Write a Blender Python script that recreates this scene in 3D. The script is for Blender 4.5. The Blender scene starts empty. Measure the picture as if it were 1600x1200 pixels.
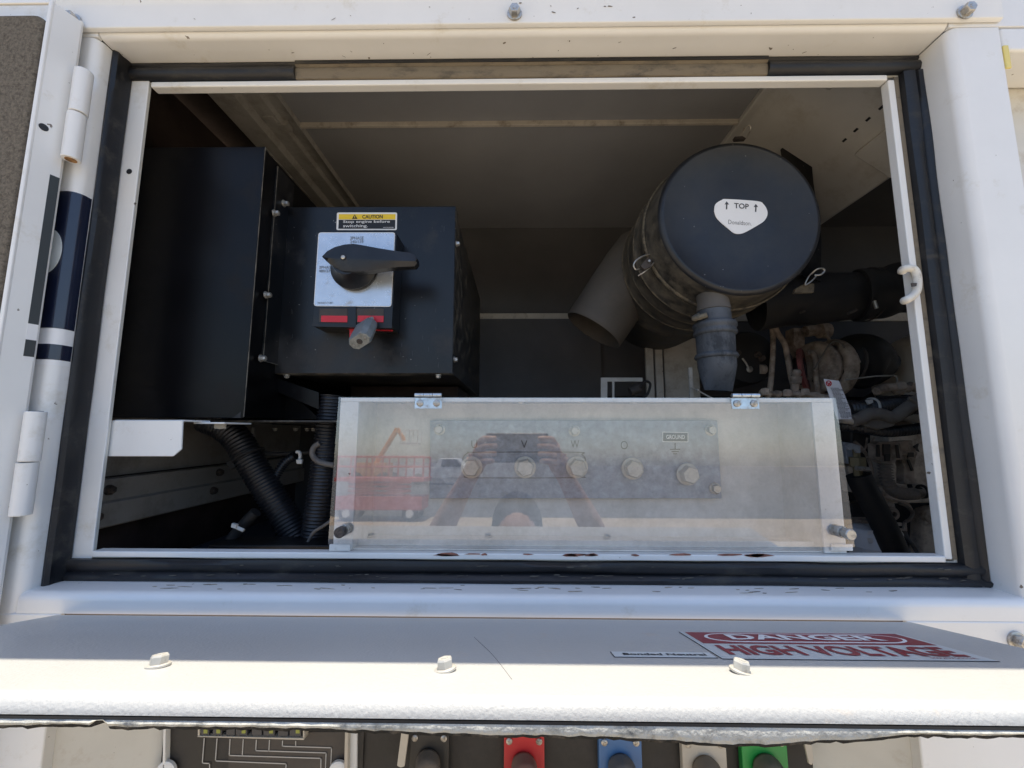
import bpy, bmesh, math, random
from mathutils import Vector, Matrix, noise
random.seed(7)
R = math.radians
sc = bpy.context.scene
COL = sc.collection
ZC = 1.90                      # lens height above the ground
# ------------------------------------------------------------ camera
FPX, PITCH, YAW, ROLL = 617.8, R(6.67), R(.756), R(.12)
cp, sp, cy, sy = math.cos(PITCH), math.sin(PITCH), math.cos(YAW), math.sin(YAW)
FWD = Vector((-sy*cp, cy*cp, sp)); RT0 = Vector((cy, sy, 0)); UP0 = RT0.cross(FWD)
RT = RT0*math.cos(ROLL) + UP0*math.sin(ROLL); UP = UP0*math.cos(ROLL) - RT0*math.sin(ROLL)
cam_d = bpy.data.cameras.new('camera'); cam = bpy.data.objects.new('camera', cam_d); COL.objects.link(cam)
cam_d.sensor_width = 36; cam_d.lens = FPX/1600*36; cam_d.clip_start = .01; cam_d.clip_end = 3000
M = Matrix(((RT.x, UP.x, -FWD.x), (RT.y, UP.y, -FWD.y), (RT.z, UP.z, -FWD.z))).to_4x4()
M.translation = Vector((0, -.455, ZC)); cam.matrix_world = M
sc.camera = cam
# ------------------------------------------------------------ sky and sun
SUN_EL = R(81)
world = bpy.data.worlds.new('World'); sc.world = world; world.use_nodes = True
wn = world.node_tree; bg = wn.nodes['Background']; sky = wn.nodes.new('ShaderNodeTexSky')
sky.sky_type = 'NISHITA'; sky.sun_disc = False; sky.sun_elevation = SUN_EL; sky.sun_rotation = 0
sky.air_density = 1.0; sky.dust_density = 1.7; sky.ozone_density = 2.2
wn.links.new(sky.outputs[0], bg.inputs[0]); bg.inputs[1].default_value = .12
sl = bpy.data.lights.new('sun', 'SUN'); sl.energy = 2.75; sl.angle = R(.5); sl.color = (1, .92, .77)
so = bpy.data.objects.new('sun', sl); COL.objects.link(so); so.rotation_euler = (-(math.pi/2-SUN_EL), 0, R(0)); so.location = (0, 0, 6)
sc.view_settings.view_transform = 'Standard'; sc.view_settings.look = 'None'
sc.view_settings.exposure = 1.25; sc.view_settings.gamma = 1
try:
    sc.cycles.max_bounces = 10; sc.cycles.diffuse_bounces = 5; sc.cycles.transparent_max_bounces = 12
    sc.cycles.caustics_reflective = False; sc.cycles.caustics_refractive = False
except Exception: pass

# ------------------------------------------------------------ picture-to-place helpers
def ray(px, py):
    d = RT*((px-800)/FPX) - UP*((py-600)/FPX) + FWD
    return d/d.y
def W(px, py, D):               # point at distance D (along Y) from the lens
    r = ray(px, py); return Vector((r.x*D, D-.455, r.z*D+ZC))
def V(x, D, z): return Vector((x, D-.455, z+ZC))

# ------------------------------------------------------------ mesh builder
ORG = {}
class MB:
    def __init__(s): s.v = []; s.f = []; s.m = []
    def poly(s, pts, mi=0):
        b = len(s.v); s.v += [Vector(p) for p in pts]; s.f.append(list(range(b, b+len(pts)))); s.m.append(mi); return s
    def prism(s, pts, ext, mi=0):
        n = len(pts); b = len(s.v); ext = Vector(ext)
        s.v += [Vector(p) for p in pts] + [Vector(p)+ext for p in pts]
        s.f.append(list(range(b, b+n))); s.f.append([b+2*n-1-i for i in range(n)])
        for i in range(n): j = (i+1) % n; s.f.append([b+j, b+i, b+n+i, b+n+j])
        s.m += [mi]*(n+2); return s
    def box(s, x0, x1, d0, d1, z0, z1, mi=0):
        return s.prism([V(x0, d0, z0), V(x1, d0, z0), V(x1, d0, z1), V(x0, d0, z1)], (0, d1-d0, 0), mi)
    def slab(s, px, D, t, mi=0):
        return s.prism([W(a, b, D) for a, b in px], (0, t, 0), mi)
    def grid(s, rows, close=False, cap=False, mi=0):
        b = len(s.v); n = len(rows[0])
        for r in rows: s.v += [Vector(p) for p in r]
        for i in range(len(rows)-1):
            for j in range(n if close else n-1):
                k = (j+1) % n
                s.f.append([b+i*n+j, b+i*n+k, b+(i+1)*n+k, b+(i+1)*n+j]); s.m.append(mi)
        if cap:
            s.f.append([b+j for j in range(n)][::-1]); s.f.append([b+(len(rows)-1)*n+j for j in range(n)]); s.m += [mi, mi]
        return s
    def lathe(s, p0, axis, prof, n=32, cap=True, mi=0, sq=1.0, ref=None):
        ax = Vector(axis).normalized(); p0 = Vector(p0)
        a = Vector(ref) if ref else (Vector((0, 0, 1)) if abs(ax.z) < .9 else Vector((1, 0, 0)))
        a = (a-ax*a.dot(ax)).normalized(); c = ax.cross(a)
        rows = [[p0+ax*t+(a*math.cos(2*math.pi*k/n)+c*math.sin(2*math.pi*k/n)*sq)*r for k in range(n)] for t, r in prof]
        return s.grid(rows, True, cap, mi)
    def cyl(s, p0, p1, r0, r1=None, n=20, mi=0, cap=True):
        p0 = Vector(p0); p1 = Vector(p1); d = p1-p0
        return s.lathe(p0, d, [(0, r0), (d.length, r0 if r1 is None else r1)], n, cap, mi)
    def tube(s, pts, r, n=10, sub=6, corr=0, pitch=.006, mi=0, taper=None):
        P = smooth(pts, sub)
        if corr:
            L = [0]
            for a, b in zip(P, P[1:]): L.append(L[-1]+(b-a).length)
            m = max(8, int(L[-1]/pitch*4)); Q = []; k = 0
            for i in range(m+1):
                t = L[-1]*i/m
                while k < len(L)-2 and L[k+1] < t: k += 1
                u = (t-L[k])/max(1e-9, L[k+1]-L[k]); Q.append(P[k].lerp(P[k+1], u))
            P = Q
        rows = []; up = Vector((0, 0, 1)); a = None
        for i, p in enumerate(P):
            t = (P[min(i+1, len(P)-1)]-P[max(i-1, 0)]).normalized()
            if a is None:
                a = up if abs(t.z) < .9 else Vector((1, 0, 0))
            a = (a-t*a.dot(t)).normalized(); c = t.cross(a)
            rr = r*(taper(i/(len(P)-1)) if taper else 1)
            if corr: rr += corr*(1 if i % 4 in (0, 1) else -1)
            rows.append([p+(a*math.cos(2*math.pi*k/n)+c*math.sin(2*math.pi*k/n))*rr for k in range(n)])
        return s.grid(rows, True, True, mi)
    def ball(s, c, r, n=16, mi=0, sc3=(1, 1, 1)):
        rows = []
        for i in range(n//2+1):
            th = math.pi*i/(n//2); th = min(max(th, .02), math.pi-.02)
            rows.append([Vector(c)+Vector((math.sin(th)*math.cos(2*math.pi*k/n)*sc3[0], math.sin(th)*math.sin(2*math.pi*k/n)*sc3[1], math.cos(th)*sc3[2]))*r for k in range(n)])
        return s.grid(rows, True, True, mi)
    def build(s, name, mats, parent=None, bevel=0, seg=2, ang=35, kind=None, label=None):
        me = bpy.data.meshes.new(name)
        o = bpy.data.objects.new(name, me); COL.objects.link(o)
        org = Vector(ORG[parent.name]) if parent else sum(s.v, Vector())/len(s.v)
        if not parent: o.location = org
        ORG[o.name] = org
        me.from_pydata([v-org for v in s.v], [], s.f)
        for m in (mats if isinstance(mats, (list, tuple)) else [mats]): me.materials.append(m)
        for p, mi in zip(me.polygons, s.m): p.material_index = mi
        bm = bmesh.new(); bm.from_mesh(me)
        bmesh.ops.recalc_face_normals(bm, faces=bm.faces)
        ca = R(ang)
        for f in bm.faces: f.smooth = True
        for e in bm.edges:
            e.smooth = len(e.link_faces) == 2 and e.calc_face_angle(0) < ca
        bm.to_mesh(me); bm.free()
        if parent: o.parent = parent
        if bevel:
            b = o.modifiers.new('bevel', 'BEVEL'); b.width = bevel; b.segments = seg; b.limit_method = 'ANGLE'; b.angle_limit = R(30); b.harden_normals = True
        if kind: o['kind'] = kind
        if label: o['label'] = label
        return o
def smooth(pts, sub=6):
    pts = [Vector(p) for p in pts]
    if len(pts) < 3 or sub <= 1: return pts
    out = []
    for i in range(len(pts)-1):
        a = pts[max(i-1, 0)]; b = pts[i]; c = pts[i+1]; d = pts[min(i+2, len(pts)-1)]
        for k in range(sub):
            t = k/sub
            out.append(.5*((2*b)+(c-a)*t+(2*a-5*b+4*c-d)*t*t+(3*b-a-3*c+d)*t**3))
    out.append(pts[-1]); return out
def thing(name, label, cat, loc, group=None):
    o = bpy.data.objects.new(name, None); COL.objects.link(o); o.location = loc; o.empty_display_size = .02
    o['label'] = label; o['category'] = cat; o['kind'] = 'thing'
    if group: o['group'] = group
    ORG[o.name] = Vector(loc); return o
def tag(o, label=None, cat=None, group=None, kind=None):
    if label: o['label'] = label
    if cat: o['category'] = cat
    if group: o['group'] = group
    if kind: o['kind'] = kind
    return o
def put(name, mesh, parent, world_loc, rot=None):     # another copy of a shared mesh as a part
    o = bpy.data.objects.new(name, mesh); COL.objects.link(o); o.parent = parent
    ORG[o.name] = Vector(world_loc)
    o.location = Vector(world_loc)-Vector(ORG[parent.name])
    if rot is not None: o.rotation_euler = rot
    return o
def text(name, s, bl, right, up, m, parent, bold=0, ext=.0002, fit=True, label=None):
    cu = bpy.data.curves.new(name, 'FONT'); cu.body = s; cu.offset = bold; cu.resolution_u = 3
    to = bpy.data.objects.new('tmp_text', cu); COL.objects.link(to)
    me = bpy.data.meshes.new_from_object(to); bpy.data.objects.remove(to); bpy.data.curves.remove(cu)
    xs = [v.co.x for v in me.vertices]; ys = [v.co.y for v in me.vertices]
    x0, x1, y0, y1 = min(xs), max(xs), min(ys), max(ys)
    right = Vector(right); up = Vector(up); bl = Vector(bl); nrm = right.cross(up).normalized()
    org = Vector(ORG[parent.name]); b = MB()
    for v in me.vertices:
        v.co = bl+right*((v.co.x-x0)/(x1-x0))+up*((v.co.y-y0)/(y1-y0))+nrm*ext-org
    me.materials.clear(); me.materials.append(m); me.name = name
    o = bpy.data.objects.new(name, me); COL.objects.link(o); o.parent = parent; ORG[o.name] = org
    if label: o['label'] = label
    return o
def ptext(name, s, x0, x1, y0, y1, D, m, parent, bold=0, dx=0):   # text on a plane facing -Y
    bl = W(x0, y1, D); br = W(x1, y1, D); tl = W(x0+dx, y0, D)
    return text(name, s, bl, (br.x-bl.x, 0, 0), (0, 0, tl.z-bl.z), m, parent, bold)

# ------------------------------------------------------------ materials
def mat(name, col, rough=.5, metal=0, dirt=None, amt=.4, scale=20, bump=0, bscale=300, coat=0, specks=0, var=.06, ior=1.5, stretch=(1, 1, 1), spcol=(.03, .03, .03), sharp=.12, spec=.5):
    m = bpy.data.materials.new(name); m.use_nodes = True; nt = m.node_tree; N = nt.nodes; L = nt.links
    b = N['Principled BSDF']; b.inputs['Roughness'].default_value = rough; b.inputs['Metallic'].default_value = metal
    b.inputs['IOR'].default_value = ior; b.inputs['Coat Weight'].default_value = coat; b.inputs['Coat Roughness'].default_value = .12
    b.inputs['Specular IOR Level'].default_value = spec
    g = N.new('ShaderNodeNewGeometry'); mp = N.new('ShaderNodeMapping'); mp.inputs['Scale'].default_value = stretch
    L.new(g.outputs['Position'], mp.inputs['Vector'])
    def nz(sc_, det=5, rg=.6):
        n = N.new('ShaderNodeTexNoise'); n.inputs['Scale'].default_value = sc_; n.inputs['Detail'].default_value = det; n.inputs['Roughness'].default_value = rg
        L.new(mp.outputs[0], n.inputs['Vector']); return n
    def ramp(src, a, c):
        r = N.new('ShaderNodeMapRange'); r.inputs['From Min'].default_value = a; r.inputs['From Max'].default_value = c
        L.new(src, r.inputs['Value']); return r.outputs[0]
    def mix(fac, c1, c2):
        x = N.new('ShaderNodeMix'); x.data_type = 'RGBA'
        L.new(fac, x.inputs['Factor'])
        for i, c in ((6, c1), (7, c2)):
            if isinstance(c, tuple): x.inputs[i].default_value = (*c, 1)
            else: L.new(c, x.inputs[i])
        return x.outputs[2]
    n1 = nz(scale*.6, 6); lo = tuple(max(0, c*(1-var*2)) for c in col); hi = tuple(min(1, c*(1+var)) for c in col)
    c = mix(ramp(n1.outputs[0], .35, .65), lo, hi)
    if dirt:
        n2 = nz(scale, 9, .72); t = .72-amt*.45
        fac = ramp(n2.outputs[0], t-sharp*.5, t+sharp)
        c = mix(fac, c, dirt)
        rr = N.new('ShaderNodeMapRange'); rr.inputs['To Min'].default_value = rough; rr.inputs['To Max'].default_value = min(1, rough+.35)
        L.new(fac, rr.inputs['Value']); L.new(rr.outputs[0], b.inputs['Roughness'])
    if specks:
        n3 = nz(specks, 3, .5); c = mix(ramp(n3.outputs[0], .735, .75), c, spcol)
    L.new(c, b.inputs['Base Color'])
    if bump:
        nb = nz(bscale, 3, .5); bp = N.new('ShaderNodeBump'); bp.inputs['Strength'].default_value = 1; bp.inputs['Distance'].default_value = bump
        L.new(nb.outputs[0], bp.inputs['Height']); L.new(bp.outputs[0], b.inputs['Normal'])
    return m
DUST = (.30, .24, .17)
M_white = mat('white_paint', (.78, .775, .755), .34, coat=.25, dirt=(.60, .56, .47), amt=.18, scale=14, bump=.00006, bscale=500, specks=95, var=.02, spcol=(.18, .15, .12))
M_cream = mat('white_paint_dusty', (.64, .62, .56), .45, dirt=(.50, .44, .36), amt=.22, scale=22, specks=120, var=.03, bump=.00006, bscale=500)
M_lip = mat('orange_peel_paint', (.475, .47, .445), .45, coat=.1, bump=.00045, bscale=420, var=.02, dirt=(.62, .5, .38), amt=.12, scale=9)
M_grey = mat('grey_interior_paint', (.58, .565, .535), .55, dirt=(.45, .42, .37), amt=.3, scale=12, var=.05)  # plain grey paint for the duct and other inner sheet metal
M_side = mat('side_panel_paint', (.26, .245, .225), .6, dirt=(.17, .15, .13), amt=.4, scale=9, var=.05)
M_beam = mat('interior_beam_paint', (.42, .405, .38), .55, dirt=(.31, .29, .26), amt=.45, scale=25, var=.05, specks=120)
M_strip = mat('interior_strip_paint', (.55, .50, .43), .5, dirt=(.3, .25, .2), amt=.3, scale=30)
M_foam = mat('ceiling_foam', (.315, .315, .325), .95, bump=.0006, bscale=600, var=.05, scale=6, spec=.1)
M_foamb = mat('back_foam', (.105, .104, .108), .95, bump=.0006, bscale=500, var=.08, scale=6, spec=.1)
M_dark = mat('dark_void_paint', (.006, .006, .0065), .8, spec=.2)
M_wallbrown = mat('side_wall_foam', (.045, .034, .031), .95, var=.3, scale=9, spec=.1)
M_doorfoam = mat('door_foam', (.14, .122, .10), 1, bump=.0008, bscale=600, var=.2, scale=300, dirt=(.20, .175, .14), amt=.45, spec=.1)
M_edgefoam = mat('weathered_foam', (.26, .26, .24), .95, bump=.0016, bscale=260, var=.3, scale=60, dirt=(.50, .49, .44), amt=.75, spec=.1)
M_foamshade = mat('shaded_foam_copy', (.03, .03, .03), 1, bump=.002, bscale=300, dirt=(.12, .11, .1), amt=.3, scale=80, spec=.1)  # near-black copy of the flap foam, underside shade put into the colour
M_rubber = mat('rubber_seal', (.006, .0065, .009), .45, bump=.0002, bscale=700, dirt=(.055, .05, .042), amt=.27, scale=38, var=.2, stretch=(.5, 1, 1))
M_rubdust = mat('dusty_rubber_seal', (.10, .088, .07), .85, bump=.0005, bscale=500, dirt=(.185, .155, .115), amt=.75, scale=70, var=.2, stretch=(.35, 1, 1))
M_gloss = mat('dark_gloss_coat', (.004, .004, .005), .28, dirt=(.014, .013, .013), amt=.3, scale=7, var=.3, spec=.2)
M_black = mat('black_powder_coat', (.007, .0073, .009), .30, dirt=(.034, .033, .033), amt=.36, scale=9, var=.3, bump=.00005, bscale=600, specks=130, spcol=(.2, .19, .18), spec=.42)
M_blackdusty = mat('black_powder_coat_dusty', (.016, .016, .017), .5, dirt=(.13, .115, .09), amt=.38, scale=45, var=.3, specks=150, spcol=(.3, .27, .22))
M_edge = mat('worn_edge', (.16, .145, .12), .6, var=.4, scale=60)
M_plast = mat('black_plastic', (.028, .027, .026), .5, dirt=(.15, .13, .098), amt=.50, scale=42, var=.3, sharp=.25, bump=.0002, bscale=300)
M_lidpl = mat('black_plastic_lid', (.008, .009, .013), .38, dirt=(.042, .043, .046), amt=.35, scale=10, var=.3, sharp=.4, bump=.0001, bscale=300, specks=150, spcol=(.25, .24, .22))
M_plgrey = mat('grey_dusty_plastic', (.078, .071, .065), .6, dirt=(.13, .114, .095), amt=.55, scale=14, sharp=.4, var=.2)
M_bead = mat('dusty_bead', (.16, .135, .095), .8, dirt=(.05, .045, .04), amt=.5, scale=70)
M_valve = mat('blue_grey_rubber', (.068, .075, .086), .6, dirt=(.035, .04, .048), amt=.42, scale=38, var=.2, sharp=.1, stretch=(1, 1, .5))
M_knob = mat('knob_black', (.010, .011, .014), .38, dirt=(.05, .046, .04), amt=.18, scale=30, var=.3)
M_plate = mat('silver_switch_plate', (.56, .62, .70), .27, metal=.5, dirt=(.40, .41, .42), amt=.2, scale=60, var=.04)
M_red = mat('red_plastic', (.55, .015, .03), .45)
M_yellow = mat('yellow_print', (.85, .60, .03), .5, var=.02)
M_prwhite = mat('white_print', (.8, .8, .8), .5, var=.01)
M_prblack = mat('black_print', (.012, .012, .014), .5)
M_prgrey = mat('grey_print', (.05, .05, .055), .5)
M_faint = mat('faint_print', (.16, .18, .21), .5)
M_prred = mat('red_print', (.26, .022, .028), .45)
M_navy = mat('navy_decal', (.008, .012, .032), .25, coat=.4, spec=.6)
M_decgrey = mat('dark_grey_decal', (.035, .042, .045), .5)
M_decwhite = mat('light_grey_decal', (.62, .66, .66), .4)
M_zinc = mat('zinc_bolt', (.52, .50, .46), .38, metal=.75, dirt=(.25, .2, .15), amt=.35, scale=120)
M_cbolt = mat('painted_bolt', (.60, .57, .50), .4, metal=.2, dirt=(.40, .35, .28), amt=.25, scale=150)
M_dbolt = mat('dark_bolt', (.07, .06, .055), .5, metal=.6, dirt=(.2, .15, .12), amt=.4, scale=150)
M_galv = mat('galvanised_plate', (.42, .46, .52), .5, metal=.25, dirt=(.25, .26, .28), amt=.5, scale=110, var=.12, sharp=.3)
M_hinge = mat('zinc_hinge', (.56, .62, .68), .28, metal=.85, dirt=(.4, .4, .38), amt=.4, scale=200)
M_boxw = mat('terminal_box_paint', (.76, .73, .68), .5, dirt=(.47, .44, .38), amt=.32, scale=26, var=.05, sharp=.3)  # warm cast of bounced light is mixed into this base colour
M_boxf = mat('terminal_box_flange_paint', (.70, .70, .69), .42, dirt=(.55, .54, .5), amt=.3, scale=60, var=.03, specks=140)
M_corr = mat('corrugated_black', (.013, .014, .018), .38, dirt=(.04, .04, .045), amt=.2, scale=30, spec=.6)
M_corrg = mat('corrugated_brown', (.28, .23, .19), .7, dirt=(.2, .17, .14), amt=.4, scale=60)
M_hose = mat('black_rubber_hose', (.011, .011, .012), .6, dirt=(.035, .032, .03), amt=.4, scale=22)
M_eng = mat('engine_beige', (.62, .54, .45), .6, dirt=(.26, .21, .17), amt=.45, scale=30, var=.1)
M_engd = mat('engine_brown', (.36, .29, .24), .65, dirt=(.48, .42, .35), amt=.4, scale=60, var=.3)
M_iron = mat('dark_iron', (.06, .052, .048), .6, metal=.3, dirt=(.1, .08, .07), amt=.4, scale=60)
M_redp = mat('faded_red_flange', (.30, .09, .085), .6, dirt=(.1, .06, .05), amt=.4, scale=40)
M_brass = mat('brass', (.26, .22, .13), .5, metal=.5)
M_tie = mat('white_tie', (.62, .62, .60), .5)
M_filter = mat('oil_filter_paint', (.74, .77, .82), .35)
M_lab = mat('sheet_label', (.66, .68, .72), .5)
M_hook = mat('white_rubber_hook', (.70, .67, .60), .5, dirt=(.3, .24, .18), amt=.3, scale=90)
M_rust = mat('bare_rust_patch', (.34, .14, .10), .8, var=.3, scale=80)
M_tape = mat('cable_wrap', (.16, .145, .13), .7, dirt=(.12, .1, .09), amt=.4, scale=40)
M_lowpan = mat('low_panel_black', (.020, .018, .016), .6, dirt=(.06, .052, .045), amt=.45, scale=18, specks=60, spcol=(.3, .28, .25))
M_lowbr = mat('low_panel_brown', (.055, .047, .042), .6, dirt=(.10, .085, .07), amt=.4, scale=14, specks=80, spcol=(.3, .28, .25))
M_line = mat('panel_line', (.45, .44, .42), .5)
M_fred = mat('connector_red', (.55, .03, .035), .4)
M_fblue = mat('connector_blue', (.06, .16, .36), .4)
M_fwhite = mat('connector_white', (.52, .47, .39), .5)
M_fgreen = mat('connector_green', (.02, .30, .06), .4)
M_fblack = mat('connector_black', (.03, .028, .026), .5)
def capmat(nm, a): return mat(nm, a, .6, dirt=(.17, .14, .11), amt=.6, scale=38, sharp=.3)
M_label_green = mat('switch_label', (.30, .32, .05), .5)
M_rusty = mat('rust_stain', (.40, .20, .06), .7, var=.3, scale=200)
def acrylic():
    m = bpy.data.materials.new('clear_acrylic'); m.use_nodes = True; nt = m.node_tree; N = nt.nodes; L = nt.links; N.clear()
    out = N.new('ShaderNodeOutputMaterial'); tr = N.new('ShaderNodeBsdfTransparent'); tr.inputs[0].default_value = (.985, .970, .958, 1)
    gl = N.new('ShaderNodeBsdfGlossy'); gl.inputs[0].default_value = (1, .95, .93, 1); gl.inputs['Roughness'].default_value = .012
    df = N.new('ShaderNodeBsdfDiffuse'); df.inputs[0].default_value = (.60, .54, .45, 1)
    fr = N.new('ShaderNodeFresnel'); fr.inputs[0].default_value = 2.25
    m1 = N.new('ShaderNodeMixShader'); m2 = N.new('ShaderNodeMixShader')
    g = N.new('ShaderNodeNewGeometry'); n = N.new('ShaderNodeTexNoise'); n.inputs['Scale'].default_value = 300; n.inputs['Detail'].default_value = 9; n.inputs['Roughness'].default_value = .7
    mr = N.new('ShaderNodeMapRange'); mr.inputs['From Min'].default_value = .35; mr.inputs['From Max'].default_value = .75; mr.inputs['To Min'].default_value = .02; mr.inputs['To Max'].default_value = .075
    L.new(g.outputs['Position'], n.inputs['Vector']); L.new(n.outputs[0], mr.inputs['Value'])
    L.new(mr.outputs[0], m2.inputs[0]); L.new(tr.outputs[0], m2.inputs[1]); L.new(df.outputs[0], m2.inputs[2])
    iv = N.new('ShaderNodeMath'); iv.operation = 'SUBTRACT'; iv.inputs[0].default_value = 1; L.new(g.outputs['Backfacing'], iv.inputs[1])
    mu = N.new('ShaderNodeMath'); mu.operation = 'MULTIPLY'; L.new(fr.outputs[0], mu.inputs[0]); L.new(iv.outputs[0], mu.inputs[1])
    L.new(mu.outputs[0], m1.inputs[0]); L.new(m2.outputs[0], m1.inputs[1]); L.new(gl.outputs[0], m1.inputs[2])
    L.new(m1.outputs[0], out.inputs[0]); return m
M_acr = acrylic()

# ------------------------------------------------------------ shared bolt meshes (head points along local +Z)
def shared(fn, name, m):
    b = MB(); fn(b); o = b.build(name, m); me = o.data
    off = o.location.copy()
    for v in me.vertices: v.co += off
    bpy.data.objects.remove(o); ORG.pop(name, None); return me
Z = Vector((0, 0, 1))
def hexhead(w, h, r):
    def fn(b):
        b.lathe((0, 0, 0), Z, [(0, w), (.0014, w), (.0018, w*.93)], 24)
        b.lathe((0, 0, .0016), Z, [(0, r), (h*.8, r), (h, r*.86)], 6)
        b.lathe((0, 0, .0016+h), Z, [(-.0004, r*.45), (.0004, r*.42)], 12)
    return fn
ME_hex = shared(hexhead(.0105, .0065, .0078), 'bolt', M_cbolt)
ME_hexz = shared(hexhead(.0095, .0075, .0072), 'bolt', M_zinc)
ME_small = shared(hexhead(.0052, .004, .0042), 'bolt', M_zinc)
ME_term = shared(hexhead(.0150, .012, .0125), 'terminal_bolt', M_cbolt)
ME_dark = shared(hexhead(.0075, .006, .0065), 'bolt', M_dbolt)
def screwf(b):
    b.lathe((0, 0, 0), Z, [(0, .0052), (.0015, .0050), (.0026, .0035), (.003, .001)], 20)
    b.box(-.0028, .0028, .455-.0006, .455+.0006, -ZC+.003-.0002, -ZC+.0034); b.box(-.0006, .0006, .455-.0028, .455+.0028, -ZC+.0031, -ZC+.0035)
ME_screw = shared(screwf, 'screw', M_zinc)
TOCAM = (R(90), 0, 0)           # local +Z to -Y
TORIGHT = (0, R(90), 0)
DOWN = (R(180), 0, 0)


# ============================================================ GROUND AND YARD
def ground():
    b = MB(); n = 40
    b.prism([(-900, -900, -.1), (900, -900, -.1), (900, 900, -.1), (-900, 900, -.1)], (0, 0, .1))
    m = mat('gravel_ground', (.52, .43, .31), .95, dirt=(.40, .33, .23), amt=.5, scale=.9, bump=.004, bscale=30, var=.1, sharp=.3)
    tag(b.build('ground', m), kind='structure')
ground()

# ============================================================ HOUSING
hs = thing('generator_housing', 'white painted steel generator housing around the rectangular opening', 'generator housing', V(0, .455, -1.0))
XI, ZT, ZB, D0, D1 = .550, .512, -.180, .455, .500
def arc(cx, cy_, r, a0, a1, n=14):
    return [(cx+r*math.cos(R(a0+(a1-a0)*i/n)), cy_+r*math.sin(R(a0+(a1-a0)*i/n))) for i in range(n+1)]
# posts: plan profile (X, D) rounded where the face turns into the reveal
def post_profile(sgn, off=0, xo=.66, d_back=.508, r=.011):
    pr = [(xo, D0-off)] + [(x, d) for x, d in arc(XI+r, D0+r, r+off, 270, 180)] + [(XI-off, d_back)]
    return [(sgn*x, d) for x, d in pr]
def post(name, sgn, xo, z0, z1):
    pr = post_profile(sgn, 0, xo); back = [(pr[-1][0]+sgn*.003, pr[-1][1])]+[(x+0*sgn, D0+.003) for x, d in [(sgn*xo, 0)]]
    poly = [V(x, d, z0) for x, d in pr] + [V(sgn*(XI+.004), .508, z0), V(sgn*(XI+.014), D0+.014, z0), V(sgn*xo, D0+.014, z0)]
    return MB().prism(poly, (0, 0, z1-z0)).build(name, M_white, hs, ang=40)
post('left_post', -1, .68, -.95, ZT-.0015)
post('right_post', 1, .612, -.95, ZT-.0015)
# right post outer return and the neighbouring recessed bay
MB().box(.609, .6125, .4555, .53, -.95, ZT-.002).build('post_return', M_white, hs)
MB().box(.6125, 1.3, .515, .52, -.95, .49).build('neighbour_panel', M_cream, hs)
MB().box(.614, 1.3, .4555, .514, .478, .5115).build('neighbour_top_rail', M_white, hs, bevel=.004)
MB().box(.6128, .6195, .4535, .4560, .452, .484).build('yellow_tag', mat('yellow_tag_paint', (.75, .62, .2), .5), hs, bevel=.001)
# header: reveal with rounded front edge, then the face and drip edge
pr = [(D0, .560)] + [(d, z) for d, z in [(D0+.009-.009*math.cos(R(a)), ZT+.009-.009*math.sin(R(a))) for a in range(0, 91, 15)]] + [(.508, ZT), (.508, ZT+.004), (D0+.02, ZT+.02), (D0+.006, .56)]
MB().prism([V(-XI, d, z) for d, z in pr], (2*XI, 0, 0)).build('header_reveal', M_white, hs, ang=40)
MB().box(-.9, -XI-.001, .4552, .462, ZT, .60).build('header_face', M_white, hs, bevel=.001)
MB().box(XI+.001, 1.3, .4552, .462, ZT, .60).build('header_face', M_white, hs, bevel=.001)
def header_strip():
    pr = [(.4535, .5165), (.4495, .5185), (.4490, .521), (.4490, .5485), (.4478, .552), (.436, .585), (.433, .600), (.433, .66), (.447, .66), (.4545, .60), (.4545, .5165)]
    return MB().prism([V(-.75, d, z) for d, z in pr], (1.3635, 0, 0)).build('header_strip', M_white, hs, ang=40, bevel=.0012)
header_strip()
MB().box(-1.3, 1.6, .433, 1.32, .662, .672).build('roof_panel', M_white, hs, bevel=.002)
for (px, py) in ((116, 33), (804, 22), (1507, 20)):
    put('bolt', ME_hexz, hs, W(px, py, .4485), TOCAM)
# sill
pr = [(.508, ZB), (D0+.009, ZB)] + [(D0+.009-.009*math.sin(R(a)), ZB-.009+.009*math.cos(R(a))) for a in range(15, 91, 15)] + [(D0, -.2015), (D0+.012, -.2015), (D0+.012, -.195), (D0+.02, ZB-.004), (.508, ZB-.004)]
MB().prism([V(-XI-.002, d, z) for d, z in pr], (2*XI+.004, 0, 0)).build('sill', M_white, hs, ang=40)
MB().box(-.68, -.502, D0-.0006, D0+.012, -.95, -.2015).build('lower_face', M_white, hs, bevel=.002)
MB().box(.4165, .612, D0-.0006, D0+.012, -.95, -.2015).build('lower_face', M_white, hs, bevel=.002)
MB().box(-.502, .4165, D0+.004, D0+.012, -.215, -.2015).build('hinge_gap_strip', mat('hinge_gap_shadow_paint', (.16, .13, .10), .6), hs)
put('bolt', ME_hexz, hs, W(1588, 1001, D0-.001), TOCAM)
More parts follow.
